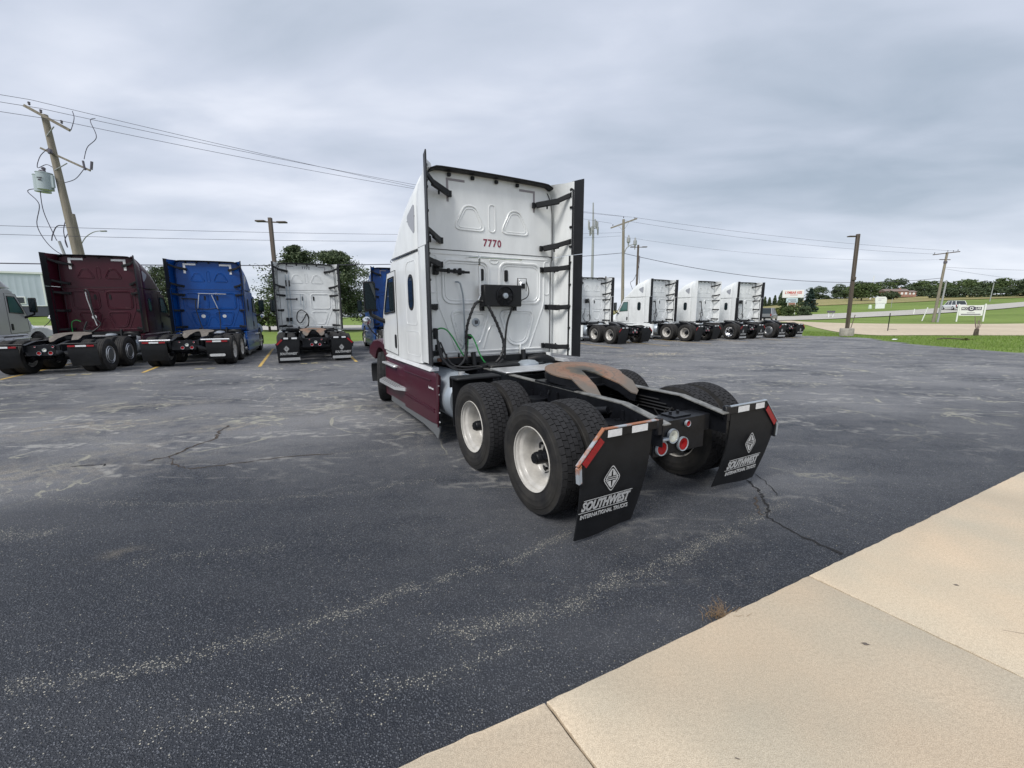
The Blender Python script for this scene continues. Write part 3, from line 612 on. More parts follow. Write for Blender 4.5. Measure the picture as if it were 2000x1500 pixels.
def rim_outer():      # seen from outside: lip, barrel and dished disc; +x points outwards
    return MB().lathe([(.112, .292), (.120, .294), (.122, .299), (.115, .302), (.107, .298), (.100, .287), (.088, .282), (.072, .279), (.055, .256), (.045, .250), (-.03, .247), (-.07, .240), (-.095, .226), (-.105, .205), (-.105, .165), (-.098, .112)], 'X', 48)
def rim_inner():
    return MB().lathe([(.10, .30), (.09, .285), (-.09, .285), (-.10, .30)], 'X', 24)
def hub_mesh():
    mb = MB().lathe([(-.15, .118), (-.09, .118), (-.08, .105), (-.08, .0)], 'X', 20)
    mb.lathe([(-.09, .062), (.06, .058), (.072, .050), (.075, .0)], 'X', 16)
    for k in range(10):
        t = 2*math.pi*k/10; mb.cyl((-.10, .148*math.cos(t), .148*math.sin(t)), (-.068, .148*math.cos(t), .148*math.sin(t)), .014, 6)
    return mb
def hub_end():
    mb = MB(); mb.cyl((.06, 0, 0), (.085, 0, 0), .046, 14)
    for k in range(6):
        t = k*math.pi/3; mb.cyl((.085, .03*math.cos(t), .03*math.sin(t)), (.092, .03*math.cos(t), .03*math.sin(t)), .008, 6)
    return mb
def hub_valve():
    mb = MB(); mb.cyl((-.04, .10, .05), (.035, .10, .05), .034, 12); mb.tube([(.02, .02, .03), (.03, .06, .045), (.03, .10, .05)], .01, 6); mb.tube([(-.06, .05, -.09), (-.02, .10, -.11), (.0, .06, -.13)], .007, 6); return mb
def hand_holes():
    mb = MB()
    for k in range(5):
        t = 2*math.pi*(k+.3)/5; c, s_ = math.cos(t), math.sin(t); n = 10; vs = []
        for j in range(n):
            a = 2*math.pi*j/n; u, v = .034*math.cos(a), .022*math.sin(a); vs.append((-.102, (.186+v)*c-u*s_, (.186+v)*s_+u*c))
        mb.add(vs, [tuple(range(n))])
    return mb
def wheel_cover(): return MB().lathe([(.10, .285), (.115, .27), (.128, .20), (.135, .10), (.14, 0)], 'X', 32)
def cover_rings():
    mb = MB()
    for r in (.27, .20): mb.lathe([(.118 if r > .25 else .13, r-.006), (.124 if r > .25 else .136, r), (.116 if r > .25 else .127, r+.006)], 'X', 32)
    return mb
def rounded_flap(side, style):
    """mud flap hanging from its bracket; style 0 cut corner, 1 straight"""
    x0, x1 = .52, 1.24; secs = []; rows = 9; zt = .90 if style == 0 else .86; zb = (.03 if side < 0 else .09) if style == 0 else .24
    for k in range(rows+1):
        z = zt + (zb-zt)*k/rows; f = (zt-z)/(zt-zb)
        yb = -.752 + .11*(max(0, f-.25)/.75)**1.6 - (.05*math.sin(max(0, f-.55)/.45*1.6)*0)
        if style == 0: xo = 1.03 + .22*min(1, (zt-z)/.27)
        else: xo = x1
        if style == 0 and f > .35: xo = 1.25 - .05*(f-.35); 
        xi = x0 + (.0 if style == 0 else .02); n = 5
        if style == 0 and side < 0: xi = x0 + .06*f; xo = xo + .02*f
        if style == 0 and side > 0 and f > .35: xo = 1.25 - .20*(f-.35)
        yw = lambda q: yb + (.006 + .022*f*f)*math.sin(q*4.2 + f*1.3)
        front = [(side*(xi+(xo-xi)*j/n), yw(j/n), z) for j in range(n+1)]; back = [(p[0], p[1]+.012, z) for p in front[::-1]]
        secs.append(front+back)
    return MB().loft(secs)
def diamond_logo():
    mb = MB(); z0 = 0
    def ring(sx, sz, w, d=.002):
        o_ = rpoly([(sx, 0), (0, sz), (-sx, 0), (0, -sz)], .03); k = 1-w/sx; i_ = [(a*k, b*k) for a, b in o_]; n = len(o_)
        vs = [(a, 0, b) for a, b in o_] + [(a, 0, b) for a, b in i_]; mb.add(vs, [(j, (j+1) % n, n+(j+1) % n, n+j) for j in range(n)])
    ring(.092, .118, .009); ring(.072, .093, .012)
    for s_ in (1, -1):                                  # split road shapes above and below the band
        mb.add([(-.050, 0, s_*.020), (-.010, 0, s_*.020), (-.004, 0, s_*.070)], [(0, 1, 2)]); mb.add([(.050, 0, s_*.020), (.010, 0, s_*.020), (.004, 0, s_*.070)], [(0, 1, 2)])
    mb.add([(-.066, 0, -.012), (.066, 0, -.012), (.066, 0, -.004), (-.066, 0, -.004)], [(0, 1, 2, 3)]); mb.add([(-.066, 0, .005), (.066, 0, .005), (.066, 0, .012), (-.066, 0, .012)], [(0, 1, 2, 3)])
    return mb
def fifth_plate(th=.06, k_=1.0, z_=0.0):
    """horseshoe coupling plate, rear slot open towards -y; origin at its centre"""
    top = []
    N = 30
    for k in range(N+1):
        t = R(-38 + 256*k/N); top.append((.47*math.cos(t), .42*math.sin(t)*1.0+.02))
    # left leg and slot
    left_end = [(-.385, -.40), (-.33, -.56), (-.27, -.60), (-.215, -.565), (-.17, -.42), (-.075, -.10), (-.045, -.02)]
    arc = [(-.045, -.02), (-.03, .015), (0, .03), (.03, .015), (.045, -.02)]
    right_end = [(-x, y) for x, y in left_end[::-1]]
    P = [(x*k_, y*k_) for x, y in top + left_end + arc[1:-1] + right_end]
    mb = MB(); n = len(P)
    def zz(x, y, b):
        rampd = max(0, -.30-y)*.42; return (z_ if b else z_-th) - rampd
    vs = [(x, y, zz(x, y, 1)) for x, y in P] + [(x, y, zz(x, y, 0)) for x, y in P]
    import mathutils
    tri = mathutils.geometry.tessellate_polygon([[Vector((x, y, 0)) for x, y in P]])
    mb.add(vs, [tuple(t) for t in tri] + [tuple(n+i for i in t[::-1]) for t in tri] + [(i, (i+1) % n, n+(i+1) % n, n+i) for i in range(n)])
    return mb
def rail_mesh(sx):
    top = [(5.9, .98), (-.30, .985), (-.78, .895)]; bot = [(-.78, .70), (-.45, .70), (5.9, .70)]
    mb = MB(); xo, xi = .43, .421
    mb.prism([*top, *bot], 'X', sx*xi, sx*xo)
    return mb
def flange_mesh(sx):
    mb = MB()
    for (a, b) in (((5.9, .984), (-.30, .989)), ((-.30, .989), (-.79, .899))):
        x0, x1 = sx*.345, sx*.433; d = .010
        mb.add([(x0, a[0], a[1]-d), (x1, a[0], a[1]-d), (x1, a[0], a[1]), (x0, a[0], a[1]), (x0, b[0], b[1]-d), (x1, b[0], b[1]-d), (x1, b[0], b[1]), (x0, b[0], b[1])],
               [(0, 1, 2, 3), (4, 7, 6, 5), (3, 2, 6, 7), (0, 4, 5, 1), (1, 5, 6, 2), (0, 3, 7, 4)])
    return mb
def round_lamp(r=.056):
    return MB().lathe([(0, 0), (-.018, r*.45), (-.020, r*.8), (-.010, r*.82)], 'Y', 18), MB().lathe([(.0, r*.80), (-.022, r*.84), (-.024, r*.97), (-.012, r), (0, r)], 'Y', 20)
def mirror_mesh(): 
    return MB().loft([[(x*k, y*k*1.0, z) for x, y in ((.13, -.06), (.10, .05), (-.10, .07), (-.14, -.06))] for z, k in ((-.32, .8), (-.29, 1), (.29, 1), (.33, .8))])
def hood_mesh():
    def sec(y, w, zt, zb, p=3.2, n=16):
        S = []
        for k in range(n+1):
            t = math.pi*k/n; c, s_ = math.cos(t), math.sin(t); S.append((w*math.copysign(abs(c)**(2/p), c), y, zb + (zt-zb)*abs(s_)**(2/p)))
        return S
    return MB().loft([sec(5.50, 1.02, 1.80, 1.0), sec(5.9, .96, 1.74, .95), sec(6.3, .90, 1.62, .85), sec(6.7, .84, 1.42, .75), sec(6.98, .74, 1.15, .62), sec(7.06, .6, .95, .6)])
def fender_mesh(sx):
    AX = 5.87; P = [(6.62, .86), (6.98, .92), (6.92, 1.08), (6.55, 1.22), (6.1, 1.27), (5.7, 1.25), (5.42, 1.16), (5.30, 1.02), (5.27, .80)]
    arc = [(AX+.60*math.cos(t), .50+.60*math.sin(t)) for t in np.linspace(R(150), R(32), 14)]
    mb = MB(); poly = P + arc
    secs = []
    for (x, k) in ((.72, 1.0), (1.08, 1.0), (1.155, .985), (1.185, .95)):
        secs.append([(sx*x, AX + (y-AX)*k, .5+(z-.5)*k) if i < len(P) else (sx*x, y, z) for i, (y, z) in enumerate(poly)])
    mb.loft(secs, cap=False)
    n = len(poly); import mathutils
    for q in (0, -1):
        tri = mathutils.geometry.tessellate_polygon([[Vector((p[1], p[2], 0)) for p in secs[q]]]); mb.add(secs[q], [tuple(t) for t in tri])
    return mb
def side_patch(poly, sx, off=.004, th=.006):   # poly in (y, z), laid on the body side
    n = len(poly); vs = [(sx*(wz(z)+off), y, z) for y, z in poly] + [(sx*(wz(z)-th), y, z) for y, z in poly]
    cy_ = sum(p[0] for p in poly)/n; cz_ = sum(p[1] for p in poly)/n; vs.append((sx*(wz(cz_)+off), cy_, cz_))
    return MB().add(vs, [(i, (i+1) % n, 2*n) for i in range(n)] + [(i, (i+1) % n, n+(i+1) % n, n+i) for i in range(n)])
def side_bead(poly, sx, r=.009, closed=True):
    mb = MB(); P = [(0, y, z) for y, z in poly]; (mb.loop if closed else mb.tube)(P, r, 5)
    mb.v = [(sx*(wz(c)+.0) + a*.5, b, c) for a, b, c in mb.v]; return mb
BRC = ((3.50, 3.64, .72, 1.195), (2.84, 2.93, .87, 1.20), (2.50, 2.53, .88, 1.20), (1.89, 1.89, .98, 1.20), (1.24, 1.23, .92, 1.20))
def strut_pair(sx, z0, z1, xa, xb, ya=3.03, yb=2.68):
    mb = MB(); mb.bar((sx*xa, ya, z0), (sx*(xa+.07), ya-.02, z0+.004), .03, .055); 
    mb.bar((sx*(xa+.03), ya-.03, z0), (sx*(xb-.13), yb+.12, (z0+z1)/2-.01), .045, .090, .01); mb.bar((sx*(xb-.16), yb+.14, (z0+z1)/2-.01), (sx*xb, yb, z1), .035, .075, .01); mb.box((sx*xa, ya-.01, z0), (.05, .03, .085)); mb.box((sx*(xb+.002), yb, z1), (.018, .07, .08)); mb.cyl((sx*(xa+.2), ya-.10, z0-.05), (sx*(xa+.2), ya-.10, z0+.04), .014, 6)
    return mb

def tractor(label, loc, rz, body, skirt, near=False, flap=0, cover=False, ext=True, number=None, tape=None, extras='a', rims=None, group='tractors parked in the row', fw=None, flap_print=True, hood=None, side=(-1, 1)):
    T = thing('tractor_truck', label, 'truck', (loc[0], loc[1], 0), rz, group)
    K = 'n' if near else 'f'; hood = hood or skirt; rims = rims or RIMW
    # body ---------------------------------------------------------------
    cab = part('cab', 'cab', cab_mesh, body, T)
    part('rear_wall', 'backplate', back_plate, body, cab); part('pressed_ribs', 'lowbeads', lower_beads, body, cab)
    rf = part('roof_fairing', 'roof', roof_mesh, body, T)
    part('pressed_ribs', 'upbeads', upper_beads, body, rf)
    part('roof_seam', 'seam', lambda: MB().loop([(1.183, 3.14, 2.72), (1.10, 3.052, 2.72), (-1.10, 3.052, 2.72), (-1.183, 3.14, 2.72), (-1.193, 3.4, 2.72), (-1.193, 4.6, 2.715), (-1.17, 4.8, 2.69), (1.17, 4.8, 2.69), (1.193, 4.6, 2.715), (1.193, 3.4, 2.72)], .0055, 5), SEAM, T)
    def spoil():
        secs = []
        for k in range(25):
            x = -1.03 + 2.06*k/24; q = abs(x); z = 3.822 + .012*(1-q**2) - (.04*max(0, (q-.90)/.13)**2 if q > .90 else 0)
            secs.append([(x, 3.10, z-.010), (x, 2.93, z+.012), (x, 2.915, z+.002), (x, 2.925, z-.020), (x, 3.02, z-.032)])
        return MB().loft(secs, smooth=False)
    sp_ = part('roof_edge_trim', 'spoil', spoil, BLACKP, T)
    def clips():
        mb = MB()
        for x in (-.72, -.35, .05, .42): mb.box((x, 3.03, 3.765), (.055, .04, .05), .008)
        return mb
    part('trim_clip', 'clips', clips, BLACKP, sp_)
    for sx in (-1, 1):
        part('corner_tape', ('tape', sx), lambda: MB().prism([(sx*.76, 3.40), (sx*.728, 3.40), (sx*.728, 3.692), (sx*.47, 3.692), (sx*.47, 3.724), (sx*.76, 3.724)] if sx > 0 else [(-.76, 3.40), (-.728, 3.40), (-.728, 3.692), (-.47, 3.692), (-.47, 3.724), (-.76, 3.724)], 'Y', 3.05, 3.056) if tape is None
             else MB().prism([(sx*.82, 3.34), (sx*.745, 3.34), (sx*.745, 3.66), (sx*.40, 3.66), (sx*.40, 3.73), (sx*.82, 3.73)], 'Y', 3.04, 3.056), tape or REFG, rf, scale=None) if not (tape and (('tape', sx), tape.name) in CACHE and False) else None
    if ext:
        for sx in (-1, 1):
            e1 = part('side_extender', ('extU', sx), lambda: extender(sx, 2.724, 3.83), body, T); e2 = part('side_extender', ('extL', sx), lambda: extender(sx, 1.09, 2.715), body, T)
            part('edge_clip', ('clp', sx), lambda: (lambda m: ([m.box((sx*1.192, 2.655, z), (.03, .05, .035), .006) for z in (1.2, 1.55, 1.9, 2.25, 2.6, 2.85, 3.15, 3.45, 3.72)], m)[1])(MB()), BLACKP, e1)['kind'] = 'stuff'
            part('rubber_edge', ('edU', sx), lambda: edge_strip(sx, 2.720, 3.835), EDGE, e1); part('rubber_edge', ('edL', sx), lambda: edge_strip(sx, 1.08, 2.71, 2.66), EDGE, e2)
            def braces(i):
                A = BRC[i]; return strut_pair(sx, *A)
            for i in range(5): part('support_bracket', ('br', sx, i), lambda: braces(i), BLACKP, T)
            part('corner_seal', ('cseal', sx), lambda: MB().tube([(sx*(wz(min(z, 3.8))-.085 if z > 2.7 else 1.075), 3.045, z) for z in (1.12, 1.8, 2.5, 2.72, 3.1, 3.4, 3.6, 3.72)], .007, 5), SEAM, T)
    else:
        for sx in (-1, 1):
            e1 = part('side_extender', ('extU', sx), lambda: extender(sx, 2.724, 3.83), body, T); e2 = part('side_extender', ('extL', sx), lambda: extender(sx, 1.09, 2.715), body, T)
            for i in range(5):
                A = BRC[i]
                part('support_bracket', ('br', sx, i), lambda: strut_pair(sx, *A), BLACKP, T)
    for sx in (-1, 1):    # wall vents
        part('wall_vent', ('vent', sx), lambda: MB().prism(rrect(sx*.215-.03, sx*.215+.03, 2.29, 2.47, .02), 'Y', 3.03, 3.05), BLACKP, cab)
    # sides ---------------------------------------------------------------
    for sx in side:
        dk = sx
        dr = part('cab_door', ('door', sx), lambda: MB().prism([(4.42, 1.06), (5.45, 1.10), (5.42, 1.75), (4.98, 2.50), (4.42, 2.52)], 'X', sx*1.185, sx*1.1925), body, T)
        part('door_window', ('dwin', sx), lambda: MB().prism([(4.54, 1.84), (5.22, 1.80), (5.20, 1.86), (4.88, 2.38), (4.54, 2.40)], 'X', sx*1.19, sx*1.2), GLASSG if not near else GLASS, dr)
        part('window_seal', ('dseal', sx), lambda: MB().loop([(sx*1.2, y, z) for y, z in ((4.52, 1.82), (5.25, 1.78), (5.23, 1.87), (4.89, 2.40), (4.52, 2.42))], .014, 6), BLACKP, dr)
        part('door_gap', ('dgap', sx), lambda: MB().loop([(sx*1.194, y, z) for y, z in ((4.42, 1.06), (5.45, 1.10), (5.42, 1.75), (4.98, 2.50), (4.42, 2.52))], .006, 5), SEAM, dr)
        part('door_handle', ('dh', sx), lambda: MB().prism(rrect(4.50, 4.60, 1.18, 1.42, .04), 'X', sx*1.19, sx*1.206), BLACKP, dr)
        sw = part('sleeper_window', ('sw', sx), lambda: MB().prism(rrect(3.42, 3.70, 1.84, 2.39, .13), 'X', sx*1.18, sx*1.196), BLACKP, T)
        part('pane', ('swp', sx), lambda: MB().prism(rrect(3.45, 3.67, 1.88, 2.35, .10), 'X', sx*1.19, sx*1.199), GLASS, sw)
        part('body_ribs', ('sb', sx), lambda: (lambda m: m.add(side_bead(rpoly([(3.28, 1.62), (3.84, 1.62), (3.84, 2.42), (3.72, 2.58), (3.28, 2.58)], .08), sx).v, side_bead(rpoly([(3.28, 1.62), (3.84, 1.62), (3.84, 2.42), (3.72, 2.58), (3.28, 2.58)], .08), sx).f, True).add(side_bead(rrect(3.2, 3.86, 1.14, 1.52, .06), sx, .007).v, side_bead(rrect(3.2, 3.86, 1.14, 1.52, .06), sx, .007).f, True))(MB()), body, T)
        part('roof_side_window', ('rw', sx), lambda: side_patch(rpoly([(3.24, 3.38), (3.62, 3.24), (3.56, 3.12), (3.27, 2.93)], .10, 5), sx), GREYL, rf)
        part('window_divider', ('rwd', sx), lambda: side_bead([(3.24, 3.19), (3.62, 3.17)], sx, .006, False), SEAM, rf)
        # mirror
        arm = part('mirror', ('mir', sx), mirror_mesh, BLACKP, T, (sx*1.44, 5.42, 2.10), (0, 0, -sx*.15), (.85, .9, .86))
        part('mirror_glass', ('mirg', sx), lambda: MB().prism(rrect(-.115, .115, -.27, .29, .04), 'Y', -.066, -.061), GLASS, arm)
        part('mirror_arm', ('mira', sx), lambda: MB().tube([(sx*1.14, 5.30, 1.62), (sx*1.28, 5.36, 1.68), (sx*1.42, 5.42, 1.76), (sx*1.44, 5.43, 1.88)], [.045, .04, .035, .03], 8), BLACKP, T)
        hm = part('hood_mirror', ('hm', sx), lambda: MB().lathe([(-.08, 0), (-.06, .07), (0, .095), (.04, .09), (.05, 0)], 'Y', 16), CHROME, T, (sx*1.24, 6.75, 1.62))
        part('mirror_stalk', ('hms', sx), lambda: MB().tube([(0, 0, -.06), (-sx*.08, -.05, -.22), (-sx*.22, -.08, -.36)], .014, 6), BLACKP, hm)
    part('windshield', 'ws', lambda: MB().add([(-1.08, 5.045, 2.60), (1.08, 5.045, 2.60), (.94, 5.655, 1.83), (-.94, 5.655, 1.83)], [(0, 1, 2, 3)]), GLASS, T)
    hd = part('hood', 'hood', hood_mesh, hood, T)
    for sx in (-1, 1):
        part('front_fender', ('fend', sx), lambda: fender_mesh(sx), hood, T)
        part('headlight', ('hl', sx), lambda: MB().loft([[(sx*x, y, z) for x, y, z in q] for q in ([(.80, 7.06, .85), (.80, 7.06, 1.05), (1.12, 6.98, 1.06), (1.16, 6.96, .86)], [(.80, 6.9, .85), (.80, 6.9, 1.1), (1.15, 6.8, 1.1), (1.18, 6.8, .86)])]), LENSW, T)
    part('bumper', 'bump', lambda: MB().loft([[(-1.2, 6.75+d, z), (-1.1, 7.0+d, z), (-.6, 7.14+d, z), (.6, 7.14+d, z), (1.1, 7.0+d, z), (1.2, 6.75+d, z), (1.0, 6.7+d, z), (-1.0, 6.7+d, z)] for z, d in ((.28, -.05), (.45, 0), (.62, 0), (.68, -.03))], smooth=False), BLACKP, T)
    part('grille', 'grille', lambda: MB().box((0, 7.06, .98), (1.0, .06, .5), .03), BLACKP, T)
    # side skirts and steps ------------------------------------------------
    for sx in (-1, 1):
        sk = part('side_skirt', ('sk', sx), lambda: MB().loft([[(sx*1.20, y, z1), (sx*1.235, y, z1-.05), (sx*1.245, y, z0), (sx*1.22, y, z0), (sx*1.17, y, z1-.03)] for y, z0, z1 in ((2.40, .28, .97), (2.62, .26, .98), (3.9, .24, .98), (3.96, .24, .97))], smooth=False), skirt, T)
        part('skirt_flare', ('skf', sx), lambda: MB().loft([[(sx*1.235, 2.42, z), (sx*(1.262+q), 2.26, z), (sx*(1.25+q), 2.255, z), (sx*1.20, 2.42, z)] for z, q in ((.27, .03), (.6, .01), (.99, 0))], smooth=False), skirt, sk)
        part('skirt_crease', ('skc', sx), lambda: (lambda m: (m.tube([(sx*1.243, 2.62, .865), (sx*1.243, 3.93, .85)], .008, 5), m.tube([(sx*1.248, 2.50, .47), (sx*1.248, 3.93, .48)], .010, 5), m.tube([(sx*1.248, 2.50, .43), (sx*1.248, 3.93, .44)], .008, 5))[0])(MB()), skirt, sk)
        def rivets():
            m = MB()
            for z in (.34, .47, .72, .84): m.lathe([(0, .0), (-.006, .008), (.0, .012)], 'Y', 8, (sx*1.256, 2.262, z))
            return m
        part('rivet', ('skr', sx), rivets, WREF, sk)
        part('lower_skirt', ('skl', sx), lambda: MB().loft([[(sx*1.235, y, .27), (sx*(1.24+q), y, z0), (sx*(1.225+q), y, z0), (sx*1.22, y, .27)] for y, z0, q in ((2.30, .10, .035), (2.5, .13, .02), (3.0, .15, .0), (4.9, .17, 0))], smooth=False), SKIRTG, T)
        part('step_skirt', ('ss', sx), lambda: MB().loft([[(sx*1.14, y, z1), (sx*1.23, y, z1-.12), (sx*1.235, y, .25), (sx*1.2, y, .25), (sx*1.10, y, z1-.02)] for y, z1 in ((3.98, .97), (4.6, .97), (5.05, .96), (5.28, .95))], smooth=False), skirt, T)
        st = part('step', ('st1', sx), lambda: MB().loft([[(sx*1.17, y, .56), (sx*x, y, .56), (sx*x, y, .51), (sx*1.17, y, .50)] for y, x in ((3.88, 1.26), (4.1, 1.38), (5.1, 1.40), (5.34, 1.27))], smooth=False), ALU, T)
        part('step', ('st2', sx), lambda: MB().box((sx*1.21, 4.85, .86), (.17, .85, .04), .010), ALU, T)
        def treads():
            m = MB()
            for k in range(4): m.box((sx*(1.25+.036*k), 4.6, .563), (.008, 1.0, .008))
            return m
        part('step_grip', ('stg', sx), treads, SKIRTG, st)
        part('cab_sill', ('sill', sx), lambda: MB().loft([[(sx*1.10, y, 1.035), (sx*1.19, y, 1.03), (sx*1.235, y, .985), (sx*1.10, y, .985)] for y in (2.66, 3.6, 4.6, 5.2)], smooth=False), SILLM if near else body, T)
        part('fuel_tank', ('tank', sx), lambda: MB().lathe([(2.07, 0), (2.065, .18), (2.085, .29), (2.13, .325), (3.95, .325), (4.0, .28), (4.0, 0)], 'Y', 32, (sx*.88, 0, .645)), ALUD, T)
        part('tank_cap', ('tcap', sx), lambda: MB().cyl((sx*.93, 2.24, .96), (sx*.93, 2.24, 1.01), .045, 12), ALU, T)
        qf = part('quarter_fender', ('qf', sx), lambda: MB().box((sx*.89, 1.88, .985), (.62, .26, .035), .01).box((sx*.89, 2.0, .92), (.62, .02, .13)), BLACKP, T)
        part('splash_guard', ('sg', sx), lambda: MB().box((sx*.905, 1.93, .68), (.58, .014, .62)), BLACKP, qf)
    # chassis ----------------------------------------------------------------
    for sx in (-1, 1):
        rl = part('frame_rail', ('rail', sx), lambda: rail_mesh(sx), FRAME, T); part('top_flange', ('flange', sx), lambda: flange_mesh(sx), FRAMETOP if near else FRAME, rl)
        def bolts():
            m = MB(); r_ = random.Random(4)
            for k in range(26): m.cyl((sx*.43, -.5+.17*k, r_.choice((.78, .88, .93))), (sx*.447, -.5+.17*k, r_.choice((.78, .88, .93))), .013, 6)
            return m
        part('rail_bolt', ('rb', sx), bolts, FRAME, rl)
    for y in (.75, 1.95, 3.2, 4.6): part('crossmember', 'xm', lambda: MB().box((0, 0, .84), (.69, .09, .20)), FRAME, T, (0, y, 0))
    part('end_crossmember', 'xme', lambda: MB().box((0, -.56, .80), (.686, .20, .155), .006).box((-.09, -.672, .73), (.66, .014, .30)), FRAME, T)
    part('hitch_plate', 'hp', lambda: MB().box((0, -.55, .886), (.22, .16, .012)).cyl((.05, -.53, .89), (.05, -.53, .915), .016, 6).cyl((-.05, -.53, .89), (-.05, -.53, .915), .016, 6), FRAME, T)
    def axle():
        m = MB(); m.tube([(-1.0, 0, .503), (-.45, 0, .503), (-.20, .03, .52), (0, .05, .53), (.20, .03, .52), (.45, 0, .503), (1.0, 0, .503)], [.07, .075, .13, .19, .13, .075, .07], 12)
        m.lathe([(-.22, .06), (-.14, .15), (.02, .19), (.1, .12)], 'Y', 14, (0, 0, .53))
        for s_ in (-1, 1):
            m.cyl((s_*.53, -.30, .60), (s_*.53, -.30, .82), .11, 14); m.box((s_*.53, -.08, .60), (.09, .62, .07)); m.cyl((s_*.53, -.30, .80), (s_*.53, -.30, .83), .13, 14)
            m.cyl((s_*.50, .22, .56), (s_*.47, .28, .93), .035, 8); m.cyl((s_*.72, .16, .46), (s_*.50, .16, .46), .085, 12); m.cyl((s_*.60, -.2, .40), (s_*.60, -.02, .46), .07, 10)
        return m
    for y in (0, 1.29): part('drive_axle', 'axle', axle, FRAME, T, (0, y, 0))
    part('drive_shaft', 'shaft', lambda: MB().tube([(0, .2, .56), (0, 1.3, .59), (0, 4.6, .72)], .05, 10), FRAME, T)
    def airlines():
        m = MB(); r_ = random.Random(9)
        for i in range(9):
            y = r_.uniform(-.3, .9); s_ = r_.choice((-1, 1)); pts = [(s_*r_.uniform(.3, .41), y, r_.uniform(.72, .9)) for _ in range(2)] + [(s_*r_.uniform(.45, .62), y + r_.uniform(-.2, .3), r_.uniform(.55, .8)), (s_*.5, y+r_.uniform(-.1, .4), r_.uniform(.5, .7))]
            m.tube(smooth_path(pts, 4), r_.choice((.007, .010)), 5)
        for i in range(4): m.tube([(.40, -.3+.1*i, .78+.035*i), (.395, 1.2, .78+.035*i), (.39, 2.4, .80+.035*i)], .009, 5)
        return m
    part('air_lines', 'air', airlines, HOSEB, T)
    part('shock_absorber', 'shock', lambda: MB().cyl((-.47, -.16, .90), (-.52, -.02, .87), .04, 10).cyl((-.52, -.02, .87), (-.56, .10, .84), .028, 10), FRAME, T)
    for yb_ in (-.30, -.46): part('frame_bolt', 'fbolt', lambda: MB().cyl((-.45, 0, .83), (-.50, 0, .83), .021, 8), FRAME, T, (0, yb_, 0))
    part('frame_bracket', 'fbk', lambda: MB().box((-.37, .78, 1.0), (.14, .75, .02)).box((0, .78, .995), (.62, .5, .015)).box((.37, .78, 1.0), (.14, .75, .02)), FRAME, T)
    part('deck_plate', 'deck', lambda: MB().box((0, 2.05, 1.012), (.94, .50, .018), .004), ALU, T)
    part('exhaust_dome', 'dome', lambda: MB().lathe([(0, .17), (.035, .165), (.07, .11), (.085, 0)], 'Z', 24, (.30, 2.50, 1.0)), ALUD, T)
    part('battery_box', 'bb', lambda: MB().box((0, 2.72, .93), (.72, .5, .22), .02), BLACKP, T)
    part('cab_mount', 'cm', lambda: MB().box((0, 2.96, 1.08), (1.9, .08, .09)), BLACKP, T)
    for xb_ in (-.45, .45): part('cab_spring', 'cspr', lambda: MB().cyl((0, 2.85, .95), (0, 2.9, 1.2), .04, 10), BLACKP, T, (xb_, 0, 0))
    part('intake_hose', 'ihose', lambda: MB().tube(smooth_path([(.55, 2.9, 1.02), (.75, 2.8, 1.06), (.95, 2.82, 1.0), (1.02, 2.9, .95)], 5), .07, 10), BLACKP, T)
    # coupling
    fwp = part('fifth_wheel', 'fw', lambda: fifth_plate(.014), fw or FIFTH, T, (0, .77, 1.135), (-.13, 0, 0))
    fwp.rotation_euler = (.13, 0, 0); part('plate_underside', 'fwu', lambda: fifth_plate(.085, .985, -.014), FRAME, fwp)
    part('fifth_wheel_base', 'fwb', lambda: MB().prism([(.55, 1.0), (.72, 1.10), (.85, 1.10), (1.02, 1.0)], 'X', -.40, -.34).prism([(.55, 1.0), (.72, 1.10), (.85, 1.10), (1.02, 1.0)], 'X', .34, .40).box((0, .78, 1.04), (.5, .4, .07)), FRAME, T)
    # wheels ------------------------------------------------------------------
    def wheel(name, x, y, sx, outer, steer=False):
        stz = -.30 if (steer and near) else 0
        if near:
            ty = part(name, ('tyn',), lambda: tyre_mesh(n=96, ribs=1), TYRE, T, (x, y, .503), (0, 0, (0 if sx > 0 else math.pi)+stz))
            tr = part('tread', ('trn', steer, outer and y > 1), lambda: (tread_mesh(ribs=4, blocks=30, stag=0, gap=.02) if steer else tread_mesh(ribs=5, blocks=60, stag=.5, gap=.16) if y > 1 and outer else tread_mesh(ribs=5, blocks=46, stag=.42, gap=.11)), TREAD, ty)
        else:
            ty = part(name, ('tyf',), lambda: tyre_mesh(n=40, grooves=True), TYRE, T, (x, y, .503), (0, 0, 0 if sx > 0 else math.pi))
        if outer:
            if cover and not steer:
                rm = part('wheel_cover', 'wc', wheel_cover, GREYD, ty); part('bright_ring', 'wcr', cover_rings, ALU, rm)
            else:
                rm = part('rim', 'rimo', rim_outer, rims, ty); part('hub', 'hub', hub_mesh, FRAME if not steer else ALU, rm)
                if near and not steer:
                    part('hub_cap', 'hubend', hub_end, BLACKP, rm, rot=(0, 0, 0))
                    if y < 1: part('valve_body', 'hubv', hub_valve, FRAME, rm)
                    part('hand_hole', 'hh', hand_holes, SEAM, rm)
        else: part('rim', 'rimi', rim_inner, rims, ty)
        return ty
    for sx in (-1, 1):
        for y in (0, 1.29):
            wheel('drive_wheel', sx*1.108, y, sx, True); wheel('drive_wheel', sx*.775, y, sx, False)
        wheel('steer_wheel', sx*1.09, 5.87, sx, True, True)
    part('steer_axle', 'sax', lambda: MB().cyl((-1.0, 5.87, .5), (1.0, 5.87, .5), .06, 8).box((0, 5.87, .55), (.9, .5, .15)), FRAME, T)
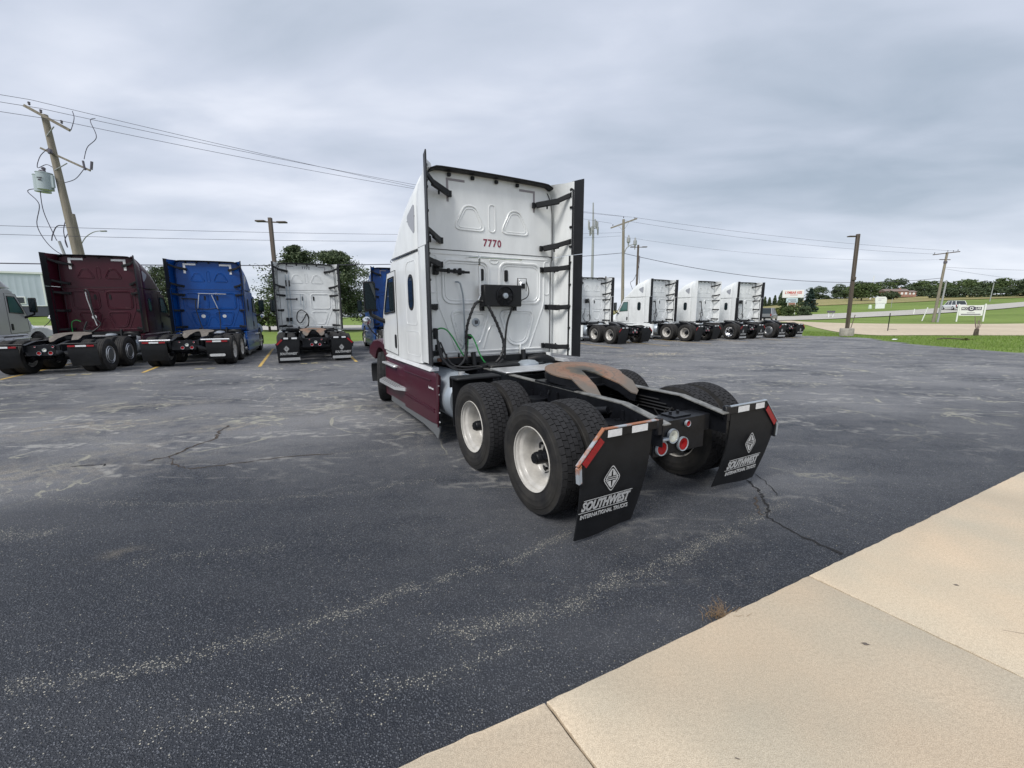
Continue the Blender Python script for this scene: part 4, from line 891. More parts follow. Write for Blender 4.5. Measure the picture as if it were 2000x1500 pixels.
    # rear lamps ---------------------------------------------------------------
    def lamp(nm, x, z, m, y=-.685, r=.066 if near else .056):
        ring = part(nm, ('lring', r), lambda: round_lamp(r)[1], ALUD, T, (x, y, z)); part('lens', ('llens', r), lambda: round_lamp(r)[0], m, ring); return ring
    lamp('backup_lamp', -.20 if near else 0, .745, LENSW); lamp('tail_lamp', -.065 if near else .13, .655, REDL)
    lamp('tail_lamp', -.335 if near else -.13, .655, REDL)
    lamp('marker_lamp', -.015 if near else .2, .835, REDL, r=.030)
    if not near: lamp('marker_lamp', -.2, .845, REDL, r=.022)
    else:
        part('bent_bracket', 'bent', lambda: MB().box((-.335, -.705, .735), (.11, .05, .025), .006), ALUD, T)
    # mud flaps ------------------------------------------------------------------
    for sx in (-1, 1):
        fl = part('mud_flap', ('flap', sx, flap), lambda: rounded_flap(sx, flap), BLACKP, T)
        if flap == 0:
            bm_ = FRAME
            bk = part('flap_bracket', ('fbr', sx), lambda: MB().bar((sx*.43, -.755, .905), (sx*1.045, -.755, .905), .022, .075, .004).bar((sx*1.035, -.755, .915), (sx*1.275, -.755, .665), .022, .075, .004).box((sx*.45, -.75, .88), (.07, .05, .15), .01).prism([(sx*1.24, .69), (sx*1.275, .66), (sx*1.265, .54), (sx*1.235, .56)], 'Y', -.775, -.735), bm_, T)
            if near: part('bracket_edge', ('fbe', sx), lambda: MB().bar((sx*.43, -.757, .943), (sx*1.060, -.757, .943), .034, .008).bar((sx*1.052, -.757, .950), (sx*1.300, -.757, .690), .034, .008).prism([(sx*1.27, .70), (sx*1.30, .67), (sx*1.29, .55), (sx*1.262, .56)], 'Y', -.776, -.738), RUSTB if sx < 0 else ALUD, bk)
            for (a, b, m_2, nm) in (((.60, .903), (.77, .903), WREF, 'white_reflector'), ((.88, .903), (1.02, .903), WREF, 'white_reflector'), ((1.075, .865), (1.245, .690), RED, 'red_reflector')):
                part(nm, ('rfl', sx, a), lambda: MB().bar((sx*a[0], -.772, a[1]), (sx*b[0], -.772, b[1]), .004, .056), m_2, bk)
            if flap_print:
                yy = -.7565 if not near else -.757
                em = part('emblem', 'dia', diamond_logo, TEXTW, fl, (-.955 if sx < 0 else .86, -.763, .535), (0, 0, 0)); em.rotation_euler = (R(4), R(0), 0)
                if near:
                    q = -.745
                    def lt(s_, size, sh, off_, z, y, sxx=1.0):
                        me = textmesh(s_, size, sh, off_, .001, sx=sxx); part('lettering', ('txt', s_), me, TEXTW, fl, (-.985 if sx < 0 else .80, y, z), (R(90+10), 0, 0))
                    lt('SOUTHWEST', .108, .25, .005, .335, -.735, .76); lt('INTERNATIONAL TRUCKS', .050, 0, .0012, .250, -.724, .84)
                    part('underline', 'und', lambda: MB().box((.02, 0, .058), (.50, .002, .005)).box((-.015, 0, -.048), (.50, .002, .005)), TEXTW, fl, (-.985 if sx < 0 else .80, -.736, .335), (R(11), 0, 0))
                else:
                    part('lettering', 'sw2', lambda: textmesh('SOUTHWEST', .115, .2, .004, .001, sx=.8), TEXTW, fl, (sx*.90, -.738, .36), (R(98), 0, 0))
                    part('bottom_strip', 'bst', lambda: MB().box((0, 0, 0), (.64, .006, .10)), TEXTW, fl, (sx*.86, -.700, .17), (R(12), 0, 0))
        else:
            bk = part('flap_bracket', ('fbr1', sx), lambda: MB().cyl((sx*.42, -.755, .91), (sx*1.24, -.755, .91), .028, 10), ALU if flap == 1 else FRAME, T)
            for (a, b, m_2, nm) in ((.56, .74, RED, 'red_reflector'), (.74, 1.0, WREF, 'white_reflector'), (1.0, 1.18, RED, 'red_reflector')):
                part(nm, ('rfs', sx, a), lambda: MB().box((sx*(a+b)/2, -.778, .845), (b-a-.01, .004, .05)), m_2, bk)
            if flap == 1 and sx > 0 and flap_print: part('oval_badge', 'oval', lambda: MB().prism(rrect(.62, 1.08, .33, .42, .045), 'Y', -.752, -.744), TEXTW, fl)
    # things behind the cab ---------------------------------------------------------
    if number: part('fleet_number', ('num', number[0]), lambda: textmesh(number[0], .150, 0, .0035, .001, spacing=1.15, sx=.95), number[1], rf, (number[2], 3.052, number[3]), (R(90), 0, 0))
    if 'a' in extras: rear_gear_near(T)
    if 'b' in extras: rear_gear_far(T, extras)
    return T

GREYD = mat('grey_wheel_cover', (.06, .065, .07), .35)
def rear_gear_near(T):
    part('hose_rail', None, lambda: MB().tube([(-.48, 3.03, 2.62), (-.47, 2.96, 2.625), (.46, 2.96, 2.63), (.47, 3.03, 2.63)], .009, 8).tube([(-.30, 2.95, 2.62), (-.30, 2.96, 2.66), (-.27, 2.96, 2.62)], .008, 6), CHROME, T)
    pg = part('hose_hanger', None, lambda: MB().cyl((-.30, 2.93, 2.06), (-.30, 2.94, 2.50), .020, 10), ALU, T)
    part('hanger_spring', None, lambda: MB().tube([(-.30 + .016*math.cos(k*1.2), 2.94 + .016*math.sin(k*1.2), 2.50 + k*.0016) for k in range(70)], .004, 5).tube([(-.30, 2.93, 2.06), (-.33, 2.93, 2.0), (-.29, 2.93, 1.97)], .010, 6), CHROME, pg)
    def spiral(path, r, r2, name):
        P = smooth_path(path, 10); h = part(name, None, lambda: MB().tube(P, r, 10), HOSEB, T)
        W_ = []; s_ = 0
        for i in range(len(P)-1):
            d = (P[i+1]-P[i]); L2 = d.length; u = d.normalized().orthogonal().normalized(); v = d.normalized().cross(u)
            for k in range(4):
                f = k/4; a = (s_+L2*f)*70; W_.append(P[i].lerp(P[i+1], f) + (Vector((math.cos(a), 0, math.sin(a)*.4)) if False else u*math.cos(a)+v*math.sin(a))*r)
            s_ += L2
        part('spiral_wrap', None, lambda: MB().tube(W_, r2, 5), BLACKP, h); return h
    spiral([(-.31, 2.92, 1.97), (-.40, 2.90, 1.93), (-.50, 2.88, 1.75), (-.56, 2.88, 1.54), (-.57, 2.88, 1.25), (-.58, 2.86, 1.08)], .020, .007, 'air_hose')
    spiral([(-.28, 2.92, 1.98), (-.22, 2.86, 1.92), (-.14, 2.82, 1.76), (-.06, 2.80, 1.58), (.02, 2.78, 1.34), (-.02, 2.76, 1.16), (-.14, 2.76, 1.03), (-.30, 2.78, .98)], .022, .007, 'air_hose')
    part('power_cable', None, lambda: MB().tube(smooth_path([(.28, 2.90, 1.98), (.24, 2.90, 1.86), (.16, 2.90, 1.66), (.12, 2.90, 1.4), (.12, 2.92, 1.08)], 8), .017, 8), HOSEB, T)
    part('coolant_hose', None, lambda: MB().tube(smooth_path([(-1.02, 2.95, 1.55), (-.96, 2.90, 1.58), (-.88, 2.88, 1.55), (-.80, 2.86, 1.45), (-.70, 2.86, 1.28), (-.62, 2.87, 1.16), (-.57, 2.88, 1.14), (-.54, 2.90, 1.30), (-.52, 2.93, 1.42)], 6), .011, 8), HOSEG, T)
    part('coolant_hose', None, lambda: MB().tube(smooth_path([(-.52, 2.92, 1.47), (-.46, 2.90, 1.44), (-.41, 2.88, 1.33), (-.36, 2.86, 1.18), (-.28, 2.84, 1.04), (-.16, 2.84, .99)], 6), .011, 8), HOSEG, T)
    part('slack_hose', None, lambda: MB().tube(smooth_path([(-1.06, 2.80, 1.45), (-1.06, 2.72, 1.22), (-.98, 2.68, 1.08), (-.84, 2.66, 1.02), (-.70, 2.70, 1.10), (-.62, 2.78, 1.25)], 6), .016, 8).tube(smooth_path([(-1.04, 2.82, 1.40), (-1.0, 2.70, 1.12), (-.84, 2.62, .99), (-.5, 2.60, .99), (-.2, 2.66, 1.0), (-.02, 2.74, 1.08)], 6), .018, 8).tube(smooth_path([(-1.0, 2.84, 1.38), (-.9, 2.7, 1.08), (-.7, 2.6, 1.02), (-.4, 2.58, 1.03), (-.25, 2.7, .98)], 6), .013, 8), HOSEB, T)
    part('line_clamp', None, lambda: MB().box((-1.03, 2.95, 1.50), (.06, .08, .16), .01).box((-1.02, 2.93, 1.28), (.05, .06, .12), .01).box((-.50, 2.95, 1.44), (.10, .08, .08), .02), BLACKP, T)
    part('air_pipe', None, lambda: MB().tube(smooth_path([(-.66, 3.03, 2.26), (-.63, 2.97, 2.25), (-.60, 2.97, 2.20), (-.56, 2.98, 2.0), (-.55, 2.98, 1.6), (-.56, 2.98, 1.32), (-.61, 2.97, 1.25)], 6), .012, 8), ALUD, T)
    part('grab_handle', None, lambda: MB().bar((-1.0, 2.96, 2.42), (-.54, 2.96, 2.40), .035, .045, .006).box((-.98, 3.0, 2.42), (.08, .08, .14), .01).box((-.60, 3.0, 2.41), (.04, .08, .10), .01).cyl((-.54, 2.96, 2.40), (-.46, 2.96, 2.40), .018, 8).box((-.80, 2.95, 2.41), (.03, .05, .07)).box((-.70, 2.95, 2.41), (.03, .05, .07)).box((-.98, 3.0, 2.50), (.05, .07, .10)), BLACKP, T)
    fan = part('cooling_unit', None, lambda: MB().box((.055, 2.93, 2.06), (.66, .19, .33), .012).box((-.24, 3.0, 1.87), (.05, .08, .08)).box((.34, 3.0, 1.87), (.05, .08, .08)), BLACKP, T)
    part('fan_shroud', None, lambda: MB().lathe([(0, .150), (-.02, .152), (-.024, .140), (-.004, .136)], 'Y', 32, (.08, 2.835, 2.06)), FRAME, fan)
    def blades():
        m = MB()
        for k in range(10):
            t = 2*math.pi*k/10; c, s_ = math.cos(t), math.sin(t); c2, s2 = math.cos(t+.35), math.sin(t+.35)
            m.add([(.08+.035*c, 2.828, 2.06+.035*s_), (.08+.13*c, 2.822, 2.06+.13*s_), (.08+.13*c2, 2.834, 2.06+.13*s2), (.08+.035*c2, 2.834, 2.06+.035*s2)], [(0, 1, 2, 3)])
        return m
    part('fan_blade', None, blades, EDGE, fan)
    part('fan_motor', None, lambda: MB().lathe([(0, .045), (-.03, .042), (-.035, 0)], 'Y', 18, (.08, 2.83, 2.06)), ALUD, fan)
    part('fan_guard', None, lambda: (lambda m: ([m.lathe([(0, r-.0018), (-.003, r), (0, r+.0018)], 'Y', 32, (.08, 2.815, 2.06)) for r in (.06, .08, .10, .12)], m)[1])(MB()), FRAME, fan)
    lb = part('work_lamp', None, lambda: MB().box((.45, 2.95, 2.23), (.10, .10, .13), .015).cyl((.45, 3.0, 2.30), (.45, 3.03, 2.34), .02, 8), ALU, T)
    part('lamp_lens', None, lambda: MB().box((.45, 2.897, 2.22), (.07, .006, .08)), BLACKP, lb)
    part('lamp_cage', None, lambda: MB().tube([(.36, 3.02, 2.12), (.36, 2.93, 2.14), (.36, 2.92, 2.34), (.52, 2.92, 2.34), (.52, 2.92, 2.14)], .007, 6).tube(smooth_path([(.54, 2.95, 2.30), (.57, 2.92, 2.15), (.54, 2.92, 2.05), (.42, 2.92, 1.99), (.33, 2.92, 1.93), (.28, 2.90, 1.84)], 5), .008, 6), HOSEB, T)
    bd = part('round_badge', None, lambda: MB().lathe([(0, .066), (-.012, .064), (-.014, .052), (-.006, .05), (-.006, 0)], 'Y', 24, (-.33, 3.04, 1.655)), ALUD, T)
    part('badge_vent', None, lambda: MB().box((-.345, 3.03, 1.655), (.012, .006, .06)).box((-.325, 3.03, 1.655), (.012, .006, .06)).box((-.305, 3.03, 1.655), (.012, .006, .05)), SEAM, bd)
    part('rust_bracket', None, lambda: MB().box((-.72, 2.97, 1.105), (.56, .05, .05)), RUST, T)
    part('bolt_stub', None, lambda: MB().cyl((-.86, 2.97, 1.13), (-.86, 2.97, 1.19), .016, 8).cyl((-.66, 2.97, 1.13), (-.66, 2.97, 1.19), .016, 8), BLACKP, T)
    part('latch_bracket', None, lambda: MB().box((.47, 3.02, 1.20), (.03, .03, .16), .008).box((.55, 3.02, 1.17), (.02, .03, .10), .006).cyl((.97, 2.92, 1.13), (.97, 2.92, .99), .05, 10), WHITE, T)
    part('skirt_script', None, lambda: textmesh('Southwest', .05, .2, .0008, .001), WREF, T, (-1.249, 2.60, .76), (R(90), 0, R(-90)))

def rear_gear_far(T, kind):
    """hoses and hangers on the parked tractors"""
    x = -.30
    if 'p' in kind:      # angled poles
        part('hose_rail', 'gr1', lambda: MB().tube([(-.42, 3.0, 2.56), (.55, 2.98, 2.54)], .016, 6), ALU, T)
        part('hose_hanger', 'gr2', lambda: MB().cyl((-.38, 2.95, 2.52), (-.47, 2.93, 1.95), .016, 6).cyl((.05, 2.95, 2.50), (.22, 2.93, 1.95), .016, 6), ALU, T)
        part('air_hose', 'gr3', lambda: MB().tube(smooth_path([(-.5, 2.9, 2.3), (-.52, 2.88, 2.0), (-.46, 2.86, 1.6), (-.40, 2.86, 1.3), (-.3, 2.8, 1.05)], 5), .02, 6).tube(smooth_path([(-.47, 2.92, 1.95), (-.1, 2.9, 1.93), (.22, 2.92, 1.95), (.26, 2.9, 1.6), (.25, 2.85, 1.1)], 5), .016, 6), HOSEB, T)
        part('stub_handle', 'gr4', lambda: MB().bar((-.98, 2.96, 2.36), (-.45, 2.96, 2.33), .03, .05), BLACKP, T)
    if 'm' in kind:
        part('hose_hanger', 'gm1', lambda: MB().tube([(-.42, 2.93, 2.55), (-.40, 2.92, 2.3), (-.30, 2.90, 1.75), (-.22, 2.88, 1.35)], .020, 6), ALU, T)
        part('air_hose', 'gm2', lambda: MB().tube(smooth_path([(-.44, 2.9, 2.60), (-.36, 2.86, 2.62), (-.30, 2.86, 2.45), (-.28, 2.85, 1.9), (-.22, 2.84, 1.6), (-.1, 2.84, 1.4), (-.35, 2.82, 1.15), (-.6, 2.8, 1.2)], 5), .026, 6).tube(smooth_path([(-.5, 2.9, 1.5), (-.6, 2.86, 1.2), (-.5, 2.8, 1.02)], 5), .03, 6), HOSEB, T)
        part('coolant_hose', 'gm3', lambda: MB().tube(smooth_path([(-.95, 2.9, 1.05), (-.92, 2.86, 1.45), (-.78, 2.86, 1.55), (-.66, 2.86, 1.5)], 5), .012, 6), HOSEG, T)
    if 'w' in kind:
        part('exhaust_pipe', 'gw1', lambda: MB().cyl((-.80, 2.93, 1.3), (-.80, 2.93, 3.35), .022, 8).cyl((-.68, 2.93, 1.3), (-.68, 2.93, 3.35), .022, 8), ALUD, T)
        part('stub_handle', 'gw2', lambda: MB().bar((-.86, 2.90, 2.35), (-.42, 2.90, 2.35), .05, .05, .01).box((-.44, 2.9, 2.35), (.05, .08, .10), .01).box((-.80, 2.92, 3.0), (.05, .05, .25)).box((-.68, 2.92, 3.0), (.05, .05, .25)), BLACKP, T)
        part('hose_hanger', 'gw3', lambda: MB().cyl((-.30, 2.93, 2.1), (-.30, 2.93, 2.55), .016, 6).cyl((-.20, 2.93, 1.9), (-.20, 2.93, 2.55), .012, 6), ALUD, T)
        part('air_hose', 'gw4', lambda: MB().tube(smooth_path([(-.30, 2.9, 1.9), (-.45, 2.88, 1.8), (-.5, 2.86, 1.5), (-.38, 2.85, 1.35), (-.22, 2.85, 1.55), (-.12, 2.85, 1.72), (-.05, 2.85, 1.5), (-.1, 2.82, 1.25), (-.3, 2.8, 1.1), (-.6, 2.8, 1.12)], 6), .024, 6).tube(smooth_path([(-.30, 2.9, 1.9), (-.15, 2.88, 1.8), (-.04, 2.86, 1.6), (-.08, 2.85, 1.2)], 6), .018, 6), HOSEB, T)
        part('valve_block', 'gw5', lambda: MB().box((-.86, 2.9, 1.5), (.10, .1, .16), .02).box((-.72, 2.9, 1.5), (.10, .1, .16), .02).box((-.8, 2.9, 1.22), (.24, .1, .06)), FRAME, T)
    if 'c' in kind:
        part('air_hose', 'gc1', lambda: MB().tube(smooth_path([(-.5, 2.9, 2.45), (-.42, 2.88, 2.55), (-.32, 2.88, 2.4), (-.32, 2.86, 1.9), (-.3, 2.84, 1.3)], 5), .024, 6).tube(smooth_path([(-.72, 2.9, 1.7), (-.8, 2.86, 1.4), (-.5, 2.84, 1.15), (-.2, 2.86, 1.35), (-.3, 2.88, 1.6), (-.45, 2.86, 1.5)], 6), .018, 6).tube(smooth_path([(-.62, 2.9, 2.0), (-.72, 2.86, 1.4), (-.60, 2.84, 1.1), (-.35, 2.84, 1.05)], 6), .014, 6), HOSEB, T)
        part('lamp_housing', 'gc2', lambda: MB().box((-.48, 2.93, 2.42), (.20, .14, .24), .03), BLACKP, T)
    if 'k' in kind:
        part('stub_handle', 'gk1', lambda: MB().bar((-.60, 2.90, 2.42), (-.42, 2.90, 2.42), .04, .05).box((-.5, 2.9, 2.42), (.03, .06, .10)), BLACKP, T)
        part('air_hose', 'gk2', lambda: MB().tube(smooth_path([(-.38, 2.9, 2.35), (-.34, 2.88, 1.9), (-.42, 2.86, 1.5), (-.5, 2.84, 1.2)], 6), .026, 6).tube(smooth_path([(-.25, 2.9, 1.95), (-.2, 2.88, 1.6), (-.35, 2.85, 1.3), (-.28, 2.84, 1.1)], 6), .018, 6).tube(smooth_path([(-.5, 2.9, 1.55), (-.4, 2.85, 1.7), (-.22, 2.85, 1.6), (-.3, 2.85, 1.4), (-.5, 2.85, 1.45)], 6), .014, 6), HOSEB, T)
    part('round_badge', 'gfb', lambda: MB().lathe([(0, .075), (-.012, .07), (-.012, 0)], 'Y', 16, (-.33 + (.36 if 'P' in kind else 0)*0, 3.04, 1.655)), WREF, T)
    if 'p' in kind: part('round_badge', 'gfb2', lambda: MB().lathe([(0, .07), (-.012, .065), (-.012, 0)], 'Y', 16, (.40, 3.04, 1.655)), WREF, T)

DARKFW = mat('black_coupling', (.03, .03, .03), .5)
DULLFW = mat('dusty_coupling', (.16, .14, .12), .7, var=.4, vs=8)
tractor('white sleeper tractor numbered 7770 with maroon skirts, standing alone in the foreground', (1.231, 4.328), .519, WHITE, MAROON, near=True, number=('7770', TEXTM, -.02, 2.86), group='semi tractors without trailers')
GP = 'semi tractors without trailers'
tractor('maroon sleeper tractor with black wheel covers, between silver and blue tractors', (-13.86, 13.17), .36, MAROON, MAROON, flap=2, cover=True, extras='bm', tape=TAPEW, group=GP, fw=DULLFW)
tractor('bright blue sleeper tractor with white corner marks beside the maroon one', (-11.12, 15.04), .38, BLUE, BLUE, flap=1, extras='bp', tape=TAPEW, group=GP, fw=DULLFW)
tractor('white sleeper tractor numbered 7772 parked right of the bright blue one', (-7.41, 16.21), .47, WHITE2, WHITE2, extras='bw', number=('7772', TEXTD, 0, 3.66), group=GP)
tractor('blue tractor mostly hidden behind the white 7770 cab, left mirror and front wheel showing', (-4.1, 18.3), .47, BLUE, BLUE, flap=1, extras='', group=GP, fw=DULLFW)
tractor('white sleeper tractor just right of the 7770 cab, its left side hidden by it', (6.48, 24.59), .52, WHITE, WHITE, extras='bc', flap_print=False, group=GP, fw=DARKFW)
tractor('white sleeper tractor with green tinted door glass and long white side in view', (11.34, 26.5), .58, WHITE, WHITE, extras='bk', flap_print=False, group=GP, fw=DARKFW)
tractor('white sleeper tractor without dark trailing edges and with a bright chrome wheel', (14.88, 28.04), .49, WHITE, WHITE, ext=False, extras='bk', rims=CHROME, group=GP, fw=DARKFW)
tractor('white sleeper tractor at the right end of the row next to the lawn', (18.3, 29.45), .40, WHITE, WHITE, extras='bc', cover=True, group=GP, fw=DARKFW)
tractor('silver tractor with white hood cut off by the left edge of the photo', (-17.9, 11.3), .36, SILVER, SILVER, flap=2, extras='', hood=WHITE, group=GP, fw=DULLFW)
# ------------------------------------------------------------------ foliage
def leaf_mat(name, c1, c2, c3):
    m = bpy.data.materials.new(name); m.use_nodes = True; t = m.node_tree; b = t.nodes['Principled BSDF']; b.inputs['Roughness'].default_value = .75; b.inputs['Specular IOR Level'].default_value = .2
    g_ = t.nodes.new('ShaderNodeNewGeometry'); r = t.nodes.new('ShaderNodeValToRGB'); t.links.new(g_.outputs['Random Per Island'], r.inputs[0])
    E_ = r.color_ramp.elements; E_[0].color = (*c1, 1); E_[1].color = (*c3, 1); q = E_.new(.5); q.color = (*c2, 1)
    t.links.new(r.outputs[0], b.inputs['Base Color'])
    return m
LF_DARK = leaf_mat('dark_leaves', (.045, .068, .038), (.068, .098, .052), (.11, .14, .075))
LF_MID = leaf_mat('mid_leaves', (.042, .068, .026), (.070, .105, .038), (.115, .150, .058))
LF_PINE = leaf_mat('pine_needles', (.036, .056, .030), (.062, .088, .045), (.12, .145, .08))
LF_BLUE = leaf_mat('spruce_needles', (.014, .030, .026), (.026, .048, .040), (.050, .075, .062))
LF_YEL = leaf_mat('yellow_green_leaves', (.07, .09, .02), (.12, .14, .035), (.18, .19, .06))
BARK = mat('bark', (.10, .08, .06), .9, var=.5, vs=6, bump=.4, bs=12)
def leaves(C, s0, s1, seed=0, up=.3):
    """leaf-sized faces around the centres C (n,3)"""
    g = np.random.default_rng(seed); n = len(C); s = g.uniform(s0, s1, (n, 1)); a = g.normal(size=(n, 3)); a[:, 2] *= .6; a /= np.linalg.norm(a, axis=1, keepdims=True)
    b = g.normal(size=(n, 3)); b = np.cross(a, b); b /= np.linalg.norm(b, axis=1, keepdims=True)
    V = np.stack([C - a*s, C + b*s*.55, C + a*s, C - b*s*.55], 1).reshape(-1, 3)
    F = np.arange(4*n).reshape(-1, 4); me = bpy.data.meshes.new('crown'); me.from_pydata(V.tolist(), [], F.tolist()); return me
def clumpy(rx, ry, rz, z0, n, seed, nc=26, cr=.34):
    """foliage points: shells of many unequal clumps, so that gaps and lumps show"""
    g = np.random.default_rng(seed); u = g.normal(size=(nc, 3)); u /= np.linalg.norm(u, axis=1, keepdims=True); rad = g.uniform(.45, .95, (nc, 1)); cc = u*rad
    cs = g.uniform(cr*.55, cr*1.25, nc); pick = g.integers(0, nc, n); d = g.normal(size=(n, 3)); d /= np.linalg.norm(d, axis=1, keepdims=True); P = cc[pick] + d*(cs[pick]*g.uniform(.55, 1.05, n)**.6)[:, None]
    P[:, 2] = np.where(P[:, 2] < -.75, -.75 + g.uniform(0, .2, n), P[:, 2]); return P*np.array([rx, ry, rz]) + np.array([0, 0, z0])
def broad_tree(label, x, y, w, h, seed, m, group=None, n=2600, ls=(.14, .34), low=False, zb=None):
    zb = terr(x, y) if zb is None else zb
    T = thing('tree', label, 'tree', (x, y, zb-.1), random.Random(seed).uniform(0, 6.28), group); th = h*(.18 if not low else .08)
    C = clumpy(w*.5, w*.5, (h-th)*.52, th + (h-th)*.5, n, seed); part('crown', None, lambda: leaves(C, *ls, seed), m, T)
    def trunk():
        mb = MB(); mb.tube([(0, 0, 0), (.05, .02, h*.3), (.1, -.05, h*.62)], [h*.035, h*.026, h*.012], 7); r_ = random.Random(seed)
        for k in range(5):
            a = r_.uniform(0, 6.28); mb.tube([(.05, 0, h*(.22+.07*k)), (w*.16*math.cos(a), w*.16*math.sin(a), h*(.36+.08*k)), (w*.32*math.cos(a), w*.32*math.sin(a), h*(.5+.07*k))], [h*.014, h*.009, h*.004], 5)
        return mb
    part('trunk', None, trunk, BARK, T); return T
def conifer(label, x, y, w, h, seed, m, group=None, n=2600, ls=(.10, .26), zb=None):
    zb = terr(x, y) if zb is None else zb; g = np.random.default_rng(seed)
    T = thing('conifer_tree', label, 'tree', (x, y, zb-.05), 0, group)
    tiers = 13; t = g.integers(0, tiers, n)/tiers + g.normal(0, .012, n); t = np.clip(t, 0, 1); ang = g.uniform(0, 2*np.pi, n); nb = 9 + (t*0).astype(int)
    ang = np.round(ang*nb/(2*np.pi) + .5*np.sin(t*40))/nb*2*np.pi + g.normal(0, .17, n); rr = (1-t)**.85*(.80+.2*np.sin(ang*3+t*30)); f = g.uniform(.15, 1, n)**.6
    C = np.stack([rr*f*np.cos(ang)*w/2, rr*f*np.sin(ang)*w/2, h*(.06 + .92*t) - f*rr*h*.05], 1)
    part('crown', None, lambda: leaves(C, *ls, seed), m, T); part('trunk', None, lambda: MB().tube([(0, 0, 0), (0, 0, h*.9)], [h*.025, h*.004], 7), BARK, T); return T
def pine(label, x, y, h, L, seed, n=26000, zb=0, lean=0, group=None, f0=.18):
    g = np.random.default_rng(seed); T = thing('pine_tree', label, 'tree', (x, y, zb), 0, group); mbs = MB(); pts = []
    mbs.tube([(0, 0, 0), (lean*.3, 0, h*.5), (lean, 0, h*.93)], [h*.028, h*.02, h*.006], 8)
    nb = 80
    for k in range(nb):
        f = f0 + (.97-f0)*(k+g.uniform(-.4, .4))/nb; z = h*f; ln = L*g.uniform(.55, 1.12)*(1.02-abs(f-.42)*1.1 if f > .42 else .75+.4*f)*(1 if f < .9 else .6); a = g.uniform(0, 2*np.pi); dz = ln*g.uniform(-.10, .30)
        base = np.array([lean*f*f, 0, z]); tip = base + np.array([math.cos(a)*ln, math.sin(a)*ln, dz]); mbs.tube([tuple(base), tuple(base*.4+tip*.6 + [0, 0, -.05*ln]), tuple(tip)], [h*.007, h*.004, h*.002], 5)
        c = int(n/nb); tt = g.uniform(.30, 1.05, c)**.8; w = .10*ln + .10; q = g.normal(size=(c, 3))*np.array([w, w, w*.55]); ctr = base[None]*(1-tt[:, None]) + tip[None]*tt[:, None]
        kk = np.round(tt*5)/5; q += np.stack([np.cos(kk*40+k), np.sin(kk*40+k), .3*np.sin(kk*23)], 1)*w*1.1; pts.append(ctr + q)
    part('crown', None, lambda: leaves(np.concatenate(pts), .05, .13, seed), LF_PINE, T); part('trunk', None, mbs, BARK, T); return T
pine('tall pine with a pointed top behind the left side of the white 7772 tractor', -20.3, 42, 8.0, 3.0, 11, f0=.22, group='pines behind the parked tractors')
pine('broad pine spreading to the right behind the white 7772 tractor', -16.6, 41, 7.4, 3.9, 23, n=34000, f0=.20, group='pines behind the parked tractors')
pine('dark pine between the maroon and the bright blue tractors', -41.5, 53, 7.3, 3.4, 31, n=20000, f0=.05, group='pines behind the parked tractors')
broad_tree('low leafy tree at the left foot of the pines, beside the blue cab', -22.9, 41, 3.6, 3.4, 41, LF_MID, n=3500, ls=(.07, .16), low=True)
broad_tree('green tree top showing over the roof of the blue grey building', -104, 112, 9, 12, 42, LF_MID, n=3000)
broad_tree('dark tree showing between the maroon tractor and the pine', -52, 70, 7, 6.5, 44, LF_DARK, n=3000)
GT = 'trees along the far field'
for i, (x, y, w, h, m, lb) in enumerate([
    (135.7, 170, 8.6, 7.4, LF_MID, 'round green tree left of the thin white pole by the field'), (150, 190, 8.0, 7.0, LF_DARK, 'dark tree directly behind the thin white pole'),
    (168.7, 200, 10.5, 8.8, LF_MID, 'tall rounded tree on the left of the red brick house'), (182.0, 205, 9.2, 7.8, LF_DARK, 'dark rounded tree rising behind the red brick house'),
    (163.3, 215, 4.2, 4.4, LF_DARK, 'small lone tree just right of the lamp post on the skyline'), (161, 230, 9, 6.6, LF_DARK, 'left tree of the low clump between spruce and lamp post'), (171, 228, 9, 7.2, LF_DARK, 'right tree of the low clump between spruce and lamp post'),
    (192.8, 210, 4.6, 5.0, LF_MID, 'small tree just right of the red brick house'), (188.5, 200, 10, 6.9, LF_MID, 'brownish green tree left of the leaning utility pole'), (196.8, 200, 8.8, 5.4, LF_DARK, 'lower dark tree just behind the leaning utility pole'),
    (190.5, 185, 12.5, 7.2, LF_MID, 'wide tree above the white car on the hill'), (192.9, 178, 10.4, 5.9, LF_DARK, 'dark tree above the white board sign'), (192.9, 170, 11.5, 6.8, LF_MID, 'large tree near the right edge of the photo'), (180, 150, 11, 7.6, LF_DARK, 'tallest dark tree cut by the right edge of the photo')]):
    broad_tree(lb, x, y, w*1.12, h, 100+i, m, GT, n=4200, ls=(.18, .42), low=True)
for i, (x, y, w, h, lb) in enumerate([(164, 165, 15, 4.4, 'long dark hedge at the foot of the trees right of the utility pole'), (174, 158, 20, 3.8, 'low dark hedge running behind the white board sign'), (148, 172, 9, 3.2, 'dark bushes below the red brick house'), (186, 192, 22, 4.2, 'dark green undergrowth linking the trees behind the leaning utility pole'), (168, 226, 30, 3.6, 'low skyline scrub between the lamp post and the spruce')]):
    T = thing('hedge', lb, 'hedge', (x, y, terr(x, y)-.2), -.3); C = clumpy(w/2, 2.2, h*.6, h*.45, 3600, 150+i, 34, .3); part('foliage', None, lambda: leaves(C, .18, .42, 5), LF_DARK, T)
conifer('blue green spruce with a pointed top right of the tall red lettered sign', 75.0, 110, 4.6, 6.1, 61, LF_BLUE, n=5200, ls=(.12, .30))
